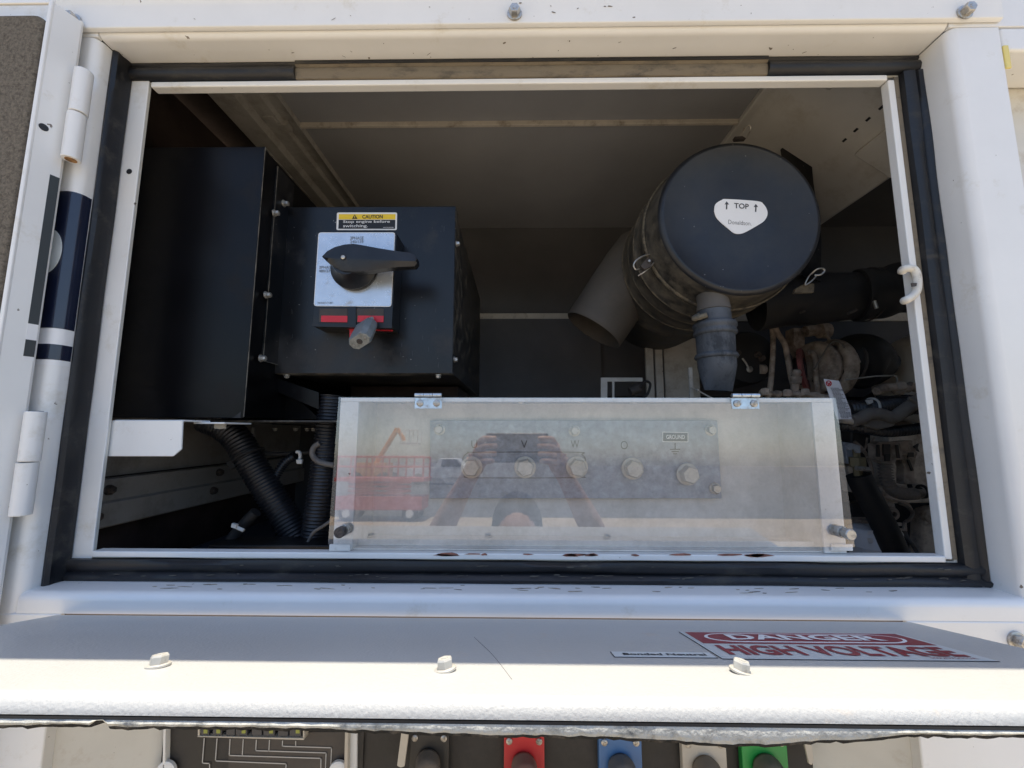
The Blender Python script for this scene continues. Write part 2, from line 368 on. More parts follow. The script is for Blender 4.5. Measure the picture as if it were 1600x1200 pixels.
# frame plane (D1) behind the seals
fp = MB()
fp.box(-.575, -.5205, D1, D1+.003, -.1845, ZT).box(.5215, .565, D1, D1+.003, -.1845, ZT).box(-.5205, .5215, D1, D1+.003, .487, ZT).box(-.5205, .5215, D1, D1+.003, -.1845, -.1545)
fp.build('seal_channel', M_cream, hs)
MB().box(-.5465, -.5195, D1-.0025, D1-.0002, -.157, .5085).build('inner_flange', M_white, hs, bevel=.0008, label='wide white inner flange with one drilled hole')
MB().box(.5095, .5185, D1-.002, D1+.010, -.152, .4800).build('inner_flange', M_white, hs, bevel=.0015)
MB().box(-.5165, .5090, D1-.003, D1+.010, .4785, .4870).build('inner_flange', M_white, hs, bevel=.002)
MB().box(-.5190, .5085, D1-.004, D1+.010, -.1550, -.1475).build('inner_flange', M_white, hs, bevel=.0015)
b = MB(); c = W(202, 268, D1-.0027); b.lathe(c, (0, -1, 0), [(0, .0038), (.0003, .0038)], 20); b.build('drilled_hole', M_prblack, hs)
b = MB(); c = W(151, 855, D1-.0027); 
# tan dust strip beside the right flange
MB().box(.5188, .5245, D1-.0012, D1-.0002, -.152, .485).build('dust_strip', M_rubdust, hs)
# rubber seals
def seal(name, pts, prof, m, label=None):
    return None
def seal_h(x0, x1, prof, m, seed, label=None, amp=.0006):    # horizontal run, prof = [(D, z)...] open ring
    rows = []; n = max(8, int((x1-x0)/.012))
    for i in range(n+1):
        x = x0+(x1-x0)*i/n; w = [amp*noise.noise(Vector((x*9, k*.9, seed))) for k in range(len(prof))]
        rows.append([V(x, d+w[k], z+w[-k-1]*.8) for k, (d, z) in enumerate(prof)])
    return MB().grid(rows, True, True).build('rubber_seal', m, hs, ang=50, label=label)
def seal_v(z0, z1, prof, m, seed, label=None, amp=.0006):
    rows = []; n = max(8, int((z1-z0)/.012))
    for i in range(n+1):
        z = z0+(z1-z0)*i/n; w = [amp*noise.noise(Vector((z*9, k*.9, seed))) for k in range(len(prof))]
        rows.append([V(x+w[k], d+w[-k-1], z) for k, (x, d) in enumerate(prof)])
    return MB().grid(rows, True, True).build('rubber_seal', m, hs, ang=50, label=label)
topp = [(D1, .5115), (.4925, .5110), (.4915, .507), (.4945, .5045), (.4905, .502), (.4895, .497), (.4905, .492), (.494, .4885), (D1, .488)]
seal_h(-.546, -.3105, topp, M_rubber, 1)
topw = [(D1, .5115), (.4925, .5110), (.4915, .507), (.4955, .5045), (.494, .502), (.4945, .497), (.495, .491), (.4965, .4885), (D1, .488)]
seal_h(-.3105, .3450, topw, M_rubdust, 2, 'dust covered worn stretch of the top seal')
MB().box(-.3105, .345, .4905, .4925, .5065, .5114).build('seal_lip', M_rubber, hs, bevel=.0008)
seal_h(.3450, .549, topp, M_rubber, 3)
botp = [(D1, -.1560), (.4915, -.1565), (.4895, -.160), (.4905, -.166), (.494, -.1695), (.490, -.172), (.4875, -.175), (.4885, -.1790), (D1, -.1792)]
seal_h(-.543, .5525, botp, M_rubber, 4, amp=.0016)
lp = [(-.5495, .4735), (-.5465, .4725), (-.5435, .476), (-.5442, .483), (-.5420, .489), (-.5425, .496), (-.5465, .4985), (-.5495, .4985)]
seal_v(-.1845, .5110, lp, M_rubber, 5)
rp = [(.5248, D1), (.5262, .4925), (.532, .4905), (.540, .4905), (.5425, .494), (.5445, .4905), (.549, .4890), (.5520, .4925), (.5520, D1)]
seal_v(-.1845, .4872, rp, M_rubber, 6, amp=.0010)
# grime smears on the seals: thin ragged dust flakes (joined, too small to pick apart)
def flakes(name, spots, m, seed, parent):
    rnd = random.Random(seed); b = MB()
    for (c, ax, bx_, L, H) in spots:
        n = 9; pts = []
        for k in range(n):
            a = 2*math.pi*k/n; q = .6+.5*rnd.random(); pts.append(c+ax*(math.cos(a)*L*q)+bx_*(math.sin(a)*H*q))
        b.prism(pts, ax.cross(bx_).normalized()*.0003)
    o = b.build(name, m, parent); o['kind'] = 'stuff'; return o
rnd = random.Random(3); sp_ = []
for i in range(50):
    px = rnd.uniform(400, 1500); sp_.append((V(rnd.uniform(-.53, .53), .4885, rnd.choice([-.1715, -.1705, -.159])+rnd.uniform(-.002, .002)), Vector((1, 0, .05)), Vector((0, 0, 1)), rnd.uniform(.001, .007), rnd.uniform(.0003, .0009)))
flakes('dust_flakes', sp_, mat('dust_flake', (.10, .09, .075), .9), 5, hs)
rnd = random.Random(11); sp_ = []
for i in range(16):
    px = rnd.uniform(655, 1190); sp_.append((W(px, 865.5+rnd.uniform(0, 2.5), .4957), Vector((1, 0, .0)), Vector((0, 0, 1)), rnd.uniform(.004, .018), rnd.uniform(.0008, .0028)))
flakes('chipped_paint', sp_, M_rust, 6, hs)
rnd = random.Random(21); sp_ = []
for i in range(46):                    # rusty scuffs on the sill shelf
    sp_.append((V(rnd.uniform(-.42, .46), rnd.uniform(.468, .484), ZB+.0003), Vector((1, rnd.uniform(-.2, .2), 0)), Vector((0, 1, 0)), rnd.uniform(.002, .010), rnd.uniform(.0004, .0014)))
flakes('sill_scuffs', sp_, mat('sill_scuff', (.38, .33, .27), .8, var=.3, scale=90), 8, hs)
rnd = random.Random(33); sp_ = []
for i in range(20):
    if i % 2: c, ax, bx_ = V(rnd.uniform(-.5, .5), rnd.uniform(.462, .49), ZT-.0003), Vector((1, rnd.uniform(-.8, .8), 0)), Vector((0, 1, 0))
    else: c, ax, bx_ = V(rnd.uniform(-.55, .55), .4485, rnd.uniform(.52, .547)), Vector((1, 0, rnd.uniform(-.8, .8))), Vector((0, 0, 1))
    sp_.append((c, ax, bx_, rnd.uniform(.0006, .004), rnd.uniform(.0003, .0008)))
flakes('scratches', sp_, mat('scratch_mark', (.16, .14, .12), .8), 9, hs)

# ------------------------------------------------ inside of the housing
ZCEIL, DB = .62, 1.159
MB().box(-.441, .443, .512, .7300, ZCEIL, ZCEIL+.03).build('ceiling_foam_panel', M_foam, hs)
MB().box(-.441, .443, .7375, DB, ZCEIL+.002, ZCEIL+.03).build('ceiling_foam_panel', M_foam, hs)
MB().box(-.441, .443, .7302, .7373, ZCEIL-.0085, ZCEIL+.01).build('ceiling_joint_strip', M_strip, hs, bevel=.001)
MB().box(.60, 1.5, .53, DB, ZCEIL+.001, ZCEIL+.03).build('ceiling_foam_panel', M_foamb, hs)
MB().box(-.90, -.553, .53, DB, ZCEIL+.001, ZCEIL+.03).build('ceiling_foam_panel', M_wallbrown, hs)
# left roof beam (L section) with a bent tab
b = MB()
b.prism([V(-.552, .51, ZCEIL+.006), V(-.441, .51, ZCEIL+.006), V(-.441, .51, ZCEIL-.012), V(-.4425, .51, ZCEIL-.012), V(-.4440, .51, ZCEIL-.001), V(-.470, .51, ZCEIL-.001), V(-.474, .51, ZCEIL-.010), V(-.504, .51, ZCEIL-.010), V(-.508, .51, ZCEIL-.026), V(-.552, .51, ZCEIL-.026)], (0, DB-.51, 0))
b.build('roof_beam', M_beam, hs, bevel=.0015)
MB().box(-.500, -.478, .700, .716, ZCEIL-.014, ZCEIL-.0102).box(-.482, -.462, .722, .742, ZCEIL-.013, ZCEIL-.002).build('beam_tab', M_beam, hs, bevel=.001)
# right corner duct (sloping face) with embossed box and slots
duct = [V(.443, .51, ZCEIL+.005), V(.443, .51, ZCEIL-.010), V(.462, .51, ZCEIL-.010), V(.490, .51, ZCEIL-.0305), V(.671, .51, .4525), V(.684, .51, .462), V(.684, .51, ZCEIL+.005)]
MB().prism(duct, (0, .56, 0)).build('corner_duct', M_grey, hs, bevel=.004, ang=25)
dn = Vector((-(.4525-(ZCEIL-.0305)), 0, .671-.490)).normalized()*-1      # outward normal of the slope
du = Vector((.671-.490, 0, .4525-(ZCEIL-.0305))).normalized()
def on_duct(u, D): return V(.490, D, ZCEIL-.0305)+du*u-(-dn)*0
if dn.z > 0: dn = -dn
def duct_box(name, u0, u1, d0, d1, h, m):
    p = [on_duct(u0, d0), on_duct(u1, d0), on_duct(u1, d1), on_duct(u0, d1)]
    return MB().prism(p, dn*h).build(name, m, hs, bevel=min(h*.4, .002))
duct_box('embossed_box', .150, .225, .530, .665, .010, M_grey)
for k in range(5):
    duct_box('slot', .118, .122, .560+k*.024, .568+k*.024, .0006, M_prblack)
b = MB(); c = on_duct(.035, .60); b.lathe(c, dn, [(0, .006), (.003, .0055), (.006, .003)], 12); b.build('rivet', M_beam, hs)
# back wall, strip, side walls, floor
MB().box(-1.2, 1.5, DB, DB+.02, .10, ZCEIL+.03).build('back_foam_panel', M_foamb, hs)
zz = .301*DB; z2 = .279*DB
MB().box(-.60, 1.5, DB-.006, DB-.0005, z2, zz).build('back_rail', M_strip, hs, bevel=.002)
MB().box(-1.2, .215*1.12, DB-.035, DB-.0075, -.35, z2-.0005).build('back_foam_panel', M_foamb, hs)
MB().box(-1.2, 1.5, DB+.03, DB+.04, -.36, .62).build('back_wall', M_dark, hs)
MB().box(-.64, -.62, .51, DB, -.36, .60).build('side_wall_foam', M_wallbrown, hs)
MB().box(1.48, 1.5, .53, DB, -.36, .62).build('side_wall', M_grey, hs)
MB().box(-.64, 1.5, .53, DB+.03, -.37, -.35).build('floor_pan', M_grey, hs)
b = MB(); b.box(-.6195, -.616, .52, DB, -.07, .05); b.build('side_wall_panel', M_side, hs)
b = MB(); b.prism([V(-.6155, .515, -.072), V(-.598, .515, -.072), V(-.598, .515, -.104), V(-.592, .515, -.106), V(-.592, .515, -.140), V(-.6155, .515, -.146)], (0, .6, 0)); b.build('side_rail', M_side, hs, bevel=.002)
for (D, z, x) in ((.585, -.088, -.598), (.565, -.122, -.592), (.80, -.085, -.598), (.78, -.118, -.592)):
    put('bolt', ME_dark, hs, V(x, D, z), TORIGHT)
MB().box(-.60, -.30, .56, 1.0, -.30, -.215).build('battery_tray', mat('tray_blue_grey', (.06, .07, .09), .5), hs, bevel=.004)
# vertical frame post in the middle of the back
b = MB(); b.box(.325*1.0, .345, .99, 1.0, -.34, .24).box(.352, .372, 1.0, 1.01, -.34, .24).box(.380, .470, 1.015, 1.02, -.34, .24); b.build('inner_partition', M_beam, hs, bevel=.002)
b = MB()
for p in ([(939, 590), (1004, 590), (1004, 596), (939, 596)], [(939, 596), (949, 596), (949, 640), (939, 640)], [(957, 596), (960, 596), (960, 640), (957, 640)]): b.slab(p, .95, .006)
b.build('inner_frame', M_grey, hs)

# ============================================================ LEFT DOOR
XH = -.5455
dr = thing('side_door', 'white side door swung open at the left edge, lined with brown foam', 'door', V(-.57, .42, -.95))
# flange running toward the viewer from the hinge line
fa, fb_ = (-.5585, .443), (-.5670, .4195)
b = MB()
ZDT = .523
b.prism([V(fa[0], fa[1], -.95), V(fb_[0], fb_[1], -.95), V(fb_[0]-.0018, fb_[1], -.95), V(fa[0]-.0018, fa[1]+.0005, -.95)], (0, 0, ZDT-.004+.95))
b.build('door_edge_flange', M_white, dr, bevel=.0004)
rim = MB()
rim.box(fb_[0]-.0045, fb_[0]+.0004, fb_[1]-.0025, fb_[1]+.001, -.95, ZDT).box(-1.1, fb_[0]-.0045, fb_[1]-.0023, fb_[1]+.001, ZDT-.007, ZDT)
rim.build('door_rim', M_white, dr, bevel=.0012)
MB().box(-1.1, -.5610, .4435, .4475, -.95, ZDT).build('door_panel', M_white, dr, bevel=.001)
# foam lining, slightly turned and rounded at the top corner
fo = []
x1, zt = -.5800, .5065; rr = .014
cs = [(x1, -.95)] + [(x1-rr+rr*math.cos(R(a)), zt-rr+rr*math.sin(R(a))) for a in range(0, 91, 15)] + [(-1.1, zt), (-1.1, -.95)]
n_ = len(cs)
MB().prism([V(x, .4215, z) for x, z in cs], (0, .02, 0)).build('foam_lining', M_doorfoam, dr, bevel=.004, seg=3)
b = MB(); c = Vector(W(74, 181, .425)); nrm = Vector((fa[1]-fb_[1], -(fa[0]-fb_[0]), 0)).normalized()
c = V(-.5650, .4255, .8405*.4255); nrm = Vector((.94, -.34, 0)); b.lathe(c+nrm*.0002, nrm, [(0, .0042), (.0004, .0042)], 18); b.build('drilled_hole', M_prblack, dr)
def hinge(pt, pm, pb, lab, rusty):
    h = []
    zt, zm, zb = [W(XHp, p, .440).z for XHp, p in ((120, pt), (100, pm), (90, pb))]
    y = .442-.455
    b = MB(); b.cyl((XH, y, zm+.0006), (XH, y, zt), .0088, n=28); o = b.build('hinge_barrel', M_white, dr, bevel=.0008, label=lab)
    b = MB(); b.cyl((XH-.0012, y, zb), (XH-.0012, y, zm-.0006), .0088, n=28); o2 = b.build('hinge_barrel', M_white, dr, bevel=.0008)
    b = MB(); b.cyl((XH-.0012, y, zb-.0006), (XH-.0012, y, zb+.0005), .0055, n=16); b.build('hinge_pin', M_rusty if rusty else M_white, dr)
    b = MB(); b.cyl((XH, y, zt-.0003), (XH, y, zt+.0006), .006, n=16); b.build('hinge_pin', M_navy, dr)
hinge(110, 177, 248, 'upper hinge barrel on the left post', True)
hinge(643, 722, 806, 'lower hinge barrel on the left post', False)
# decals wrapped round the left post and onto the door flange
def wrap(name, za, zb, m, off):
    pr = [(-.600, D0-off)] + [(-x, d) for x, d in arc(XI+.011, D0+.011, .011+off, 270, 180, 8)] + [(-XI+off, .4728)]
    pin = [(-.600, D0)] + [(-x, d) for x, d in arc(XI+.011, D0+.011, .011, 270, 180, 8)] + [(-XI, .4728)]
    return MB().prism([V(x, d, za) for x, d in pr]+[V(x, d, za) for x, d in pin[::-1]], (0, 0, zb-za)).build(name, m, hs, ang=40)
def zpost(py): return W(100, py, .458).z-ZC
wrap('navy_stripe_decal', zpost(513), zpost(301), M_navy, .0003)
wrap('white_stripe_decal', zpost(570), zpost(514), M_prwhite, .0003)
wrap('black_stripe_decal', zpost(562), zpost(538), M_navy, .0006)
b = MB(); zc = zpost(394); b.prism([V(-.579+.030*math.cos(R(a))*.72, D0-.0009, zc+.030*math.sin(R(a))) for a in range(-90, 91, 10)], (0, .0006, 0)); b.build('light_arc_decal', M_decwhite, hs)
def flange_decal(za, zb, t0, t1, m, off):
    a = V(fa[0]+(fb_[0]-fa[0])*t0, fa[1]+(fb_[1]-fa[1])*t0, za); c = V(fa[0]+(fb_[0]-fa[0])*t1, fa[1]+(fb_[1]-fa[1])*t1, za)
    nn = Vector((.94, -.34, 0))*off
    MB().prism([a, c, c+nn, a+nn], (0, 0, zb-za)).build('flange_decal', m, dr)
flange_decal(W(70, 505, .435).z-ZC, W(88, 272, .435).z-ZC, 0, .33, M_decgrey, .0003)
flange_decal(W(45, 562, .435).z-ZC, W(50, 505, .435).z-ZC, 0, .33, M_prwhite, .0003)
flange_decal(W(45, 556, .435).z-ZC, W(50, 530, .435).z-ZC, 0, .33, M_decgrey, .0006)

# ============================================================ FLAP DOOR
TA = math.tan(R(13.7)); CA = math.cos(R(13.7)); SA = math.sin(R(13.7)); ZH = -.202
def F(x, L, n=0):                # point on the flap: L from the hinge, n above its skin
    return V(x, .455-L*CA+n*SA, ZH+L*SA+n*CA)
def WF(px, py):
    r = ray(px, py); D = (ZH+.455*TA)/(r.z+TA); return r.x*D, (.455-D)/CA
fl = thing('flap_door', 'white lower flap door lifted outward below the opening, rounded sunlit front edge', 'flap door', F(0, .12, -.02))
FX0, FX1 = -.502, .4165
def skin(L0, L1):
    pr = [(L0, 0), (L1, 0)]
    return pr
LR, RR = .2130, .0090
pr = [(.004, 0), (LR, 0)] + [(LR+RR*math.sin(R(a)), -RR+RR*math.cos(R(a))) for a in range(10, 96, 8)]
pin = [(l-.0012*0, n-.0015) if l < LR else (LR+(RR-.0015)*(l-LR)/RR, -RR+(n+RR)*(RR-.0015)/RR) for l, n in pr]
b = MB(); b.prism([F(FX0, l, n) for l, n in pr]+[F(FX0, l, n) for l, n in pin[::-1]], (FX1-FX0, 0, 0)); b.build('flap_panel', M_lip, fl, ang=50)
b = MB(); b.prism([F(FX0, .004, -.0016), F(FX0, LR, -.0016), F(FX0, LR, -.009), F(FX0, .004, -.009)], (.002, 0, 0)); b.build('flap_side_lip', M_white, fl)
b = MB(); b.prism([F(FX1-.002, .004, -.0016), F(FX1-.002, LR, -.0016), F(FX1-.002, LR, -.010), F(FX1-.002, .004, -.010)], (.002, 0, 0)); b.build('flap_side_lip', M_white, fl)
# black strip standing in for the shaded gap, and foam lining showing under the front edge
b = MB(); b.prism([F(FX0, .212, -RR-.0008), F(FX0, .2214, -RR-.0008), F(FX0, .2214, -RR-.0022), F(FX0, .212, -RR-.0022)], (FX1-FX0, 0, 0)); b.build('gap_shade_strip', M_prblack, fl)
# foam: ragged lower edge
rows = []; nfo = 260
for i in range(nfo+1):
    x = FX0+(FX1-FX0)*i/nfo; t = i/nfo
    drop = .0026+.0042*math.exp(-((x-.125)/.055)**2)+.0020*math.exp(-((x-.02)/.09)**2)-.0010*max(0, (x-.19)/.1)+.0012*noise.noise(Vector((x*30, 0, 1)))+.0006*noise.noise(Vector((x*160, 0, 4)))
    if abs(x+.232) < .004: drop -= .003
    nn = -RR-.0023; j = .0005*noise.noise(Vector((x*120, 3, 2)))
    rows.append([F(x, .140, nn), F(x, .2214+j, nn), F(x, .2222+j, nn-drop*.5), F(x, .2212+j, nn-drop), F(x, .2198+j, nn-drop-.0018-.0010*noise.noise(Vector((x*200, 1, 1)))), F(x, .140, nn-.012)])
b = MB(); b.grid(rows, True, True); o = b.build('foam_lining', [M_edgefoam, M_foamshade], fl, ang=60)
for k, p in enumerate(o.data.polygons):
    if len(p.vertices) == 4 and k % 6 in (3, 4): p.material_index = 1
for (px, py) in ((247, 1041), (696, 1047), (1158, 1050)):
    x, L = WF(px, py); put('bolt', ME_hex, fl, F(x, L, 0), (R(13.7)*-1, 0, .3 if px < 300 else px*.01)).scale = (.70, .70, .88)
# stickers on the flap
def fquad(x0, x1, L0, L1, n, t=.0002): 
    return [F(x0, L1, n), F(x1, L1, n), F(x1, L0, n), F(x0, L0, n)]
def flab(name, x0, x1, L0, L1, m, n, par, t=.00025):
    return MB().prism(fquad(x0, x1, L0, L1, n), F(0, 0, t)-F(0, 0, 0)).build(name, m, par)
def ftext(nm, s, x0, x1, L0, L1, m, n, par, bold=0):
    return text(nm, s, F(x0, L1, n), F(x1, L1, n)-F(x0, L1, n), F(x0, L0, n)-F(x0, L1, n), m, par, bold)
sx0, sL0 = WF(1062, 988); sx0b, sL1 = WF(1129, 1030); sx1, _ = WF(1391, 988); sx0 = (sx0+sx0b)/2
SW, SL = sx1-sx0, sL1-sL0
st = flab('warning_sticker', sx0, sx1, sL0, sL1, M_decwhite, .0002, fl)
def S(a): return sx0+SW*a
def T_(a): return sL0+SL*a
flab('border', S(.008), S(.992), T_(.02), T_(.98), mat('sticker_ground', (.54, .57, .57), .45, var=.01), .0005, st, .0001)
flab('red_band', S(.02), S(.98), T_(.03), T_(.50), M_prred, .0007, st, .0001)
def oval(x0, x1, L0, L1, m, n, nm):
    r = (L1-L0)/2; pts = [F(x1-r*1.6+r*1.6*math.sin(R(a)), (L0+L1)/2-r*math.cos(R(a)), n) for a in range(0, 181, 12)]+[F(x0+r*1.6-r*1.6*math.sin(R(a)), (L0+L1)/2+r*math.cos(R(a)), n) for a in range(0, 181, 12)]
    MB().prism(pts, F(0, 0, .0001)-F(0, 0, 0)).build(nm, m, st)
oval(S(.07), S(.93), T_(.08), T_(.45), M_prwhite, .0009, 'oval')
oval(S(.085), S(.915), T_(.115), T_(.415), M_prred, .0011, 'oval')
ftext('lettering', 'DANGER', S(.17), S(.83), T_(.155), T_(.375), M_prwhite, .0013, st, .03)
ftext('lettering', 'HIGH VOLTAGE', S(.05), S(.95), T_(.57), T_(.90), M_prred, .0008, st, .035)
ftext('lettering', 'M92075010A', S(.78), S(.95), T_(.925), T_(.965), M_prred, .0008, st)
flab('border_line', S(0), S(1), T_(1.0), T_(1.012), M_prgrey, .0003, st, .0002)
flab('border_line', S(-.004), S(0), T_(0), T_(1.0), M_prgrey, .0003, st, .0002)
bx0, bL0 = WF(953, 1019); bx1, bL1 = WF(1122, 1029); bx0b, _ = WF(961, 1029); bx0 = bx0b
st2 = flab('neutral_sticker', bx0, bx1, bL0, bL1, M_prgrey, .0002, fl)
e = .0006
flab('border', bx0+e, bx1-e, bL0+e, bL1-e, M_decwhite, .0004, st2, .0002)
ftext('lettering', 'Bonded Neutral', bx0+.008, bx1-.006, bL0+.005, bL1-.004, M_prblack, .0007, st2, .03)
b = MB(); p0, p1 = WF(741, 996), WF(800, 1062); 
b.tube([F(p0[0], p0[1], .0001), F((p0[0]*.5+p1[0]*.5)+.002, (p0[1]+p1[1])/2, .0001), F(p1[0], p1[1], .0001)], .00013, n=5); b.build('hairline_scratch', mat('scratch', (.12, .12, .13), .7), fl)

# ============================================================ CONTROL BOX (large black box, left)
cb = thing('control_box', 'tall plain black steel control box filling the left of the opening', 'control box', V(-.48, .6, .015))
b = MB(); b.box(-.600, -.3905, .560, .5625, .0165, .4355); b.build('front_cover', M_gloss, cb, bevel=.0012)
b = MB(); b.box(-.598, -.3925, .5627, .94, .018, .434); b.build('body', M_gloss, cb, bevel=.001)
b = MB(); b.box(-.600, -.3915, .5628, .70, .4342, .4360); b.build('top_rim', M_edge, cb, bevel=.0005)
b = MB()
b.box(-.3902, -.3896, .5600, .5612, .018, .434); b.build('worn_edge', M_edge, cb)
b = MB(); b.prism([W(364, 653, .5598), W(377, 643, .5598), W(376, 653, .5598)], (0, -.0004, 0)); b.build('corner_notch', M_prblack, cb)
# mounting plate between the two boxes
b = MB(); b.slab([(418, 240), (442, 268), (443, 322), (428, 324), (408, 600), (383, 600)], .655, .003); b.build('mounting_plate', M_gloss, cb, bevel=.0006)
b = MB(); b.slab([(385, 600), (440, 600), (500, 655), (380, 655)], .665, .25); b.build('lower_plate', M_gloss, cb, bevel=.0006)
b = MB(); b.box(-.47, -.25, .60, .95, .0115, .0145); b.build('base_plate', M_blackdusty, cb, bevel=.0005)
b = MB(); b.box(-.3924, -.3890, .592, .640, .105, .425); b.build('bolted_flange', M_black, cb, bevel=.0004)
b = MB(); b.box(-.3891, -.3885, .5915, .5925, .105, .425); b.build('worn_edge', M_edge, cb)
b = MB(); b.box(-.3891, -.3885, .5925, .640, .1045, .1055); b.build('worn_edge', M_edge, cb)
for (px, py) in ((443, 318), (428, 333), (415, 461), (407, 560)):
    r = ray(px, py); o = put('bolt', ME_hexz, cb, r*(-.3888/r.x)+Vector((0, -.455, ZC)), TORIGHT); o.scale = (.6, .6, .9)

# ============================================================ WHITE BRACKET
br = MB()
br.slab([(170, 657), (285, 657), (283, 702), (270, 713), (160, 713)], .505, .0025)
o = br.build('support_bracket', M_white, None, bevel=.0007); brk = o
tag(o, 'white steel angle bracket under the large black control box', 'bracket', kind='thing')
zb_ = W(285, 656, .505).z-ZC
MB().box(-.5215, W(285, 656, .505).x, .5077, .552, zb_-.0022, zb_).build('flange', M_white, brk, bevel=.0005)
MB().box(W(285, 656, .505).x-.01, -.398, .535, .59, zb_-.0046, zb_-.0024).build('flange', M_white, brk, bevel=.0005)
put('bolt', ME_hex, brk, W(345, 661, .565), DOWN)

# ============================================================ VOLTAGE SWITCH BOX
sb = thing('switch_box', 'black steel box carrying the voltage selector switch and the yellow caution sticker', 'switch box', V(-.26, .64, .09))
X0, X1_, Z0, Z1_ = -.4265, -.1045, .0905, .3765
b = MB(); b.box(X0, X1_, .6285, .6310, Z0, Z1_); b.build('front_cover', M_black, sb, bevel=.0009)
b = MB(); b.box(X0+.002, X1_-.002, .6312, 1.10, Z0+.002, Z1_-.002); b.build('body', M_blackdusty, sb, bevel=.001)
b = MB(); b.box(X0, X1_+.0005, .6311, .655, Z1_-.0018, Z1_+.0006); b.build('top_rim', M_edge, sb, bevel=.0004)
b = MB(); b.box(X0, X1_, .6311, .650, Z0-.0006, Z0+.0018); b.build('bottom_rim', M_edge, sb, bevel=.0004)
b = MB(); b.box(X1_-.0018, X1_+.0006, .6311, .650, Z0, Z1_); b.build('side_rim', M_blackdusty, sb, bevel=.0004)
for (z, ) in ((.315,), (.115,)): put('bolt', ME_small, sb, V(X1_+.0006, .640, z), TORIGHT)
for px in (448, 685): put('bolt', ME_small, sb, V(W(px, 588, .638).x, .638, Z0-.0006), DOWN)
b = MB(); b.slab([(430, 592), (436, 592), (498, 613), (498, 640), (432, 612), (426, 604)], .640, .002); b.build('cable_gland_plate', M_gloss, sb, bevel=.0005)
b = MB(); b.box(-.34, -.12, .80, .98, .060, .0885).box(-.335, -.125, .79, .985, .052, .0595); b.build('underside_duct', M_wallbrown, sb, bevel=.001)
rnd = random.Random(41); sp_ = []
for i in range(34):
    px = rnd.choice([rnd.uniform(440, 500), rnd.uniform(625, 702)]); py = rnd.uniform(350, 575)
    sp_.append((W(px, py, .6283), Vector((rnd.uniform(-.2, .2), 0, 1)).normalized(), Vector((1, 0, 0)), rnd.uniform(.001, .006), rnd.uniform(.00015, .0004)))
flakes('fine_scratches', sp_, mat('fine_scratch', (.06, .06, .062), .6), 12, sb)
# caution sticker
DS = .6284
def plate(name, px, D, t, m, par, rad=.002, bevel=0):
    p = [W(a, b_, D) for a, b_ in px]
    out = []
    n = len(p)
    for i in range(n):
        a, c, d = p[i-1], p[i], p[(i+1) % n]
        u = (a-c).normalized(); v = (d-c).normalized(); r = min(rad, (a-c).length*.45, (d-c).length*.45)
        q0 = c+u*r; q1 = c+v*r
        for k in range(5):
            t_ = k/4; out.append((1-t_)**2*q0+2*t_*(1-t_)*c+t_**2*q1)
    return MB().prism(out, (0, t, 0)).build(name, m, par, bevel=bevel)
cs_ = plate('caution_sticker', [(526.5, 332), (620.5, 332), (620, 359.5), (525.5, 359.5)], DS-.0003, .0003, M_prwhite, sb, .003)
plate('yellow_band', [(529.5, 334.5), (618, 334.5), (617.8, 342.8), (529.2, 342.8)], DS-.0005, .0002, M_yellow, cs_, .0008)
plate('black_field', [(529.2, 343.4), (617.8, 343.4), (617.3, 357.4), (528.6, 357.4)], DS-.0005, .0002, M_prblack, cs_, .0008)
ptext('lettering', 'CAUTION', 566, 598, 335.8, 341.6, DS-.0008, M_prblack, cs_, .02)
b = MB(); b.prism([W(550, 341.8, DS-.0009), W(558.5, 341.8, DS-.0009), W(554.2, 334.8, DS-.0009)], (0, .0002, 0)); b.build('warning_triangle', M_prblack, cs_)
b = MB(); b.prism([W(553.8, 340.8, DS-.0011), W(554.8, 340.8, DS-.0011), W(554.8, 336.8, DS-.0011), W(553.8, 336.8, DS-.0011)], (0, .0001, 0)); b.build('exclamation_mark', M_yellow, cs_)
ptext('lettering', 'Stop engine before', 536, 609, 344.4, 349.6, DS-.0008, M_prwhite, cs_, .01)
ptext('lettering', 'switching.', 536, 574.5, 350.8, 356.6, DS-.0008, M_prwhite, cs_, .01)
ptext('lettering', 'M920100590', 599, 615, 354.8, 356.4, DS-.0008, M_prwhite, cs_, 0)
# rotary switch
rsb = plate('rotary_switch', [(493, 362.5), (620, 362.5), (613.5, 484), (612, 513), (487.5, 510), (490, 478)], .590, .038, M_black, sb, .004, bevel=.0006)
plate('silver_plate', [(498.5, 364), (616.5, 364), (610.5, 478.5), (491, 477.5)], .5892, .0007, M_plate, rsb, .004)
plate('white_border', [(497.6, 363.2), (617.4, 363.2), (611.4, 479.3), (490.2, 478.3)], .5896, .0004, M_prwhite, rsb, .0046)
ptext('lettering', '3PHASE', 547, 568, 369.5, 374.5, .5889, M_faint, rsb)
ptext('lettering', '240/139', 547, 567.5, 375.3, 380, .5889, M_faint, rsb)
ptext('lettering', '3PHASE', 498.5, 520, 415.5, 420, .5889, M_faint, rsb)
ptext('lettering', '480/277', 498, 519, 421.2, 425.5, .5889, M_faint, rsb)
ptext('lettering', 'NS7LB7-2T-B01', 496.5, 520, 471.8, 474.6, .5889, M_faint, rsb)
b = MB(); c = V(W(556, 421, .590).x, .5890, W(556, 421, .590).z-ZC)
b.lathe(c, (0, -1, 0), [(0, .0355), (.003, .0355), (.0035, .0345), (.006, .0345), (.0065, .0355), (.009, .0355), (.012, .033), (.020, .026), (.034, .022)], 48); b.build('knob_base', M_knob, rsb)
hp = [(503, 401), (511, 392.5), (523, 386), (538, 382), (552, 380.8), (566, 383), (590, 387.5), (615, 391.5), (640, 395), (648, 398), (652, 404), (652, 411), (648, 416), (625, 417), (600, 419.5), (575, 423.5), (553, 424.5), (536, 423.5), (522, 416.5), (511, 409)]
DH = .549
